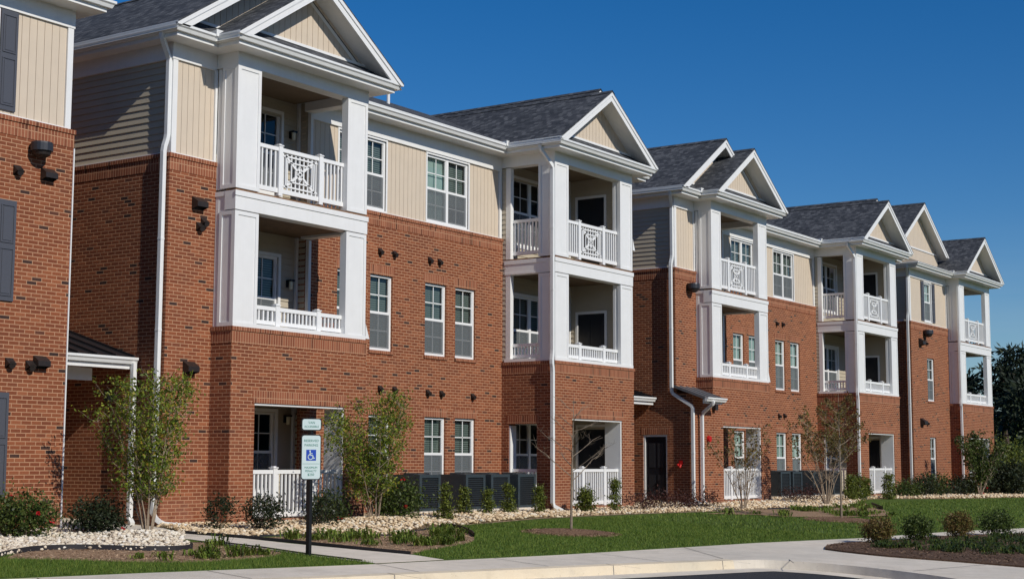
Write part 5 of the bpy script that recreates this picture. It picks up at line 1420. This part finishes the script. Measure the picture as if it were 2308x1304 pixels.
x, y = sample(bedM, 260); chips('bark_chips', x, y, .022, .032, 'schip', 'loose bark chips and clods on the soil behind the parking sign')
# woods on the far side of the parking lot (mirrored in the windows)
n = 26000; tx = r_.uniform(-60, 95, n); ty = -27 - r_.uniform(0, 5, n)
hz = (11.5 + 2.0 * np.sin(tx * .55) + 1.5 * np.sin(tx * 1.3 + 2)) * r_.uniform(0, 1, n) ** .8
V, F = leaves_np(np.stack([tx, ty, -1.8 + hz], 1), .75, seed=12, aspect=.7)
np_mesh('opposite_woodland', V, F, 'lf_gr', 'wood across the parking lot, seen only as reflections in the window panes', 'woodland', 'stuff')

# ------------------------------------------------------------------ parking sign
SX, SY = 17.03, 15.15; sz = gz(SX, SY)
SG = empty('parking_sign', (SX, SY, sz)); tag(SG, 'black post with two pale reserved parking signs standing in the grass', 'sign')
m = MB(); m.box(-.03 + SX, .03 + SX, SY - .03, SY + .03, sz - .1, sz + 2.04, 'black'); m.build('post', SG)
ROT = R(-32)
def sign_panel(name, z0, z1, w=.305):
    """rounded plate facing -Y then rotated about post"""
    m = MB(); r = .035; pts = []
    for (cx, cz, a0) in ((w / 2 - r, z1 - z0 - r, 0), (-w / 2 + r, z1 - z0 - r, 90), (-w / 2 + r, r, 180), (w / 2 - r, r, 270)):
        for k in range(5):
            a = R(a0 + k * 22.5); pts.append((cx + r * math.cos(a), cz + r * math.sin(a)))
    def lay(sc_, y, mat):
        hm = (z1 - z0) / 2
        b = [(x * sc_[0], y, hm + (z - hm) * sc_[1]) for x, z in pts]
        m.face(b[::-1] if False else b, mat)
        return b
    k1_, k2_ = (w - .026) / w, (z1 - z0 - .026) / (z1 - z0)
    f0 = lay((1, 1), -.045, 'black'); b0 = [(x, -.03, z) for x, y, z in f0]; m.face(b0[::-1], 'black')
    for i in range(len(f0)):
        j = (i + 1) % len(f0); m.face([f0[i], b0[i], b0[j], f0[j]], 'black')
    lay((k1_, k2_), -.0475, 'ysign')
    o = m.build(name, None); o.parent = SG; o.location = (0, 0, z0 - sz); o.rotation_euler = (0, 0, ROT)
    return o
H1 = sign_panel('small_sign_plate', sz + 1.84, sz + 2.02); H2 = sign_panel('large_sign_plate', sz + 1.12, sz + 1.78)
def text(s, parent, z, size, mat, x=0):
    c = bpy.data.curves.new('lettering', 'FONT'); c.body = s; c.size = size; c.align_x = 'CENTER'; c.extrude = .0008
    tmp = bpy.data.objects.new('lettering', c); COL.objects.link(tmp); bpy.context.view_layer.update()
    me = bpy.data.meshes.new_from_object(tmp.evaluated_get(bpy.context.evaluated_depsgraph_get())); bpy.data.objects.remove(tmp)
    me.materials.clear(); me.materials.append(M[mat])
    o = bpy.data.objects.new('lettering', me); COL.objects.link(o); o.parent = parent; o.location = (x, -.0492, z); o.rotation_euler = (R(90), 0, 0); return o
text('VAN', H1, .10, .05, 'green'); text('ACCESSIBLE', H1, .045, .042, 'green')
text('RESERVED', H2, .555, .05, 'green'); text('PARKING', H2, .49, .05, 'green')
text('MAXIMUM', H2, .165, .042, 'green'); text('PENALTY', H2, .115, .042, 'green'); text('$250', H2, .06, .05, 'green')
m = MB(); m.face([(-.075, -.0495, .28), (.075, -.0495, .28), (.075, -.0495, .44), (-.075, -.0495, .44)], 'blue'); m.box(-.13, .13, -.0495, -.0485, .232, .236, 'green')
bs = m.build('blue_symbol_panel', None); bs.parent = H2
m = MB()
def stroke(pts, w=.007):
    for (a, b) in zip(pts, pts[1:]):
        a, b = Vector(a), Vector(b); d = (b - a).normalized(); nn = Vector((-d.y, d.x)) * w; d = d * w * .6
        q = [a - nn - d, b - nn + d, b + nn + d, a + nn - d]; m.face([(p.x, -.0512, p.y) for p in q], 'ysign')
m.face([(-.018 + .012 * math.cos(k * .5236), -.0513, .42 + .012 * math.sin(k * .5236)) for k in range(12)], 'ysign')
stroke([(-.016, .405), (-.012, .358), (.022, .358), (.036, .312), (.05, .318)]); stroke([(-.014, .385), (.018, .385)], .005)
stroke([(-.024 + 0.0, .372), (-.044, .350), (-.046, .322), (-.026, .300), (.0, .298), (.020, .312), (.026, .33)], .006)
o = m.build('wheelchair_symbol', None); o.parent = bs

# ------------------------------------------------------------------ camera, light, sky
f, yaw, pitch, roll = 3432.9, R(34.17), R(6.513), R(.154)
Fv = Vector((math.cos(pitch) * math.cos(yaw), math.cos(pitch) * math.sin(yaw), math.sin(pitch)))
Rv = Vector((math.sin(yaw), -math.cos(yaw), 0)); Uv = Rv.cross(Fv)
R2 = Rv * math.cos(roll) + Uv * math.sin(roll); U2 = -Rv * math.sin(roll) + Uv * math.cos(roll)
cam = bpy.data.cameras.new('camera'); co = bpy.data.objects.new('camera', cam); COL.objects.link(co)
cam.sensor_width = 36; cam.lens = f / 2308 * 36; cam.clip_end = 3000; cam.clip_start = .1
co.matrix_world = Matrix(((R2.x, U2.x, -Fv.x, 0), (R2.y, U2.y, -Fv.y, 0), (R2.z, U2.z, -Fv.z, 0), (0, 0, 0, 1)))
SC.camera = co

sdir = Vector((.19, 1, -.69)).normalized()
el = math.asin(-sdir.z)
sun = bpy.data.lights.new('sun', 'SUN'); sun.energy = 3.5; sun.angle = R(.5); sun.color = (1, .945, .85)
so = bpy.data.objects.new('sun', sun); COL.objects.link(so); so.rotation_euler = sdir.to_track_quat('-Z', 'Y').to_euler(); so.location = (0, -20, 30)
W = bpy.data.worlds.new('World'); SC.world = W; W.use_nodes = True; nt = W.node_tree
for n_ in list(nt.nodes): nt.nodes.remove(n_)
g = N(nt)
sky = g('ShaderNodeTexSky'); sky.sky_type = 'NISHITA'; sky.sun_disc = False; sky.sun_elevation = el
sky.sun_rotation = math.atan2(-sdir.x, -sdir.y) % (2 * math.pi)
sky.air_density = 1.0; sky.dust_density = .2; sky.ozone_density = 3.0; sky.altitude = 300
hs = g('ShaderNodeHueSaturation', {'Saturation': 1.42, 'Value': 1.0, 'Color': sky.outputs[0]})
tint = g.mix(1.0, hs.outputs[0], (1.0, 1.14, 1.36, 1), 'MULTIPLY')
gen = g('ShaderNodeTexCoord').outputs['Generated']; zz_ = g('ShaderNodeSeparateXYZ', {0: gen}).outputs[2]
mp_ = g('ShaderNodeMapping', {0: gen, 3: (2.2, 2.2, 22.0)})
cn_ = g('ShaderNodeTexNoise', {'Vector': mp_.outputs[0], 'Scale': 1.6, 'Detail': 5, 'Roughness': .55}).outputs[0]
cm_ = g.math('MULTIPLY', g('ShaderNodeMapRange', {0: cn_, 1: .45, 2: .72, 3: 0.0, 4: .22}).outputs[0], g('ShaderNodeMapRange', {0: zz_, 1: .04, 2: .16, 3: 1.0, 4: 0.0}).outputs[0])
tint = g.mix(cm_, tint, (7.0, 8.2, 9.5, 1))
bg = g('ShaderNodeBackground', {0: tint, 1: .06}); ow = g('ShaderNodeOutputWorld', {0: bg.outputs[0]})
SC.view_settings.view_transform = 'Standard'; SC.view_settings.look = 'None'; SC.view_settings.gamma = 1; SC.view_settings.exposure = 0
SC.cycles.max_bounces = 6; SC.cycles.transparent_max_bounces = 12
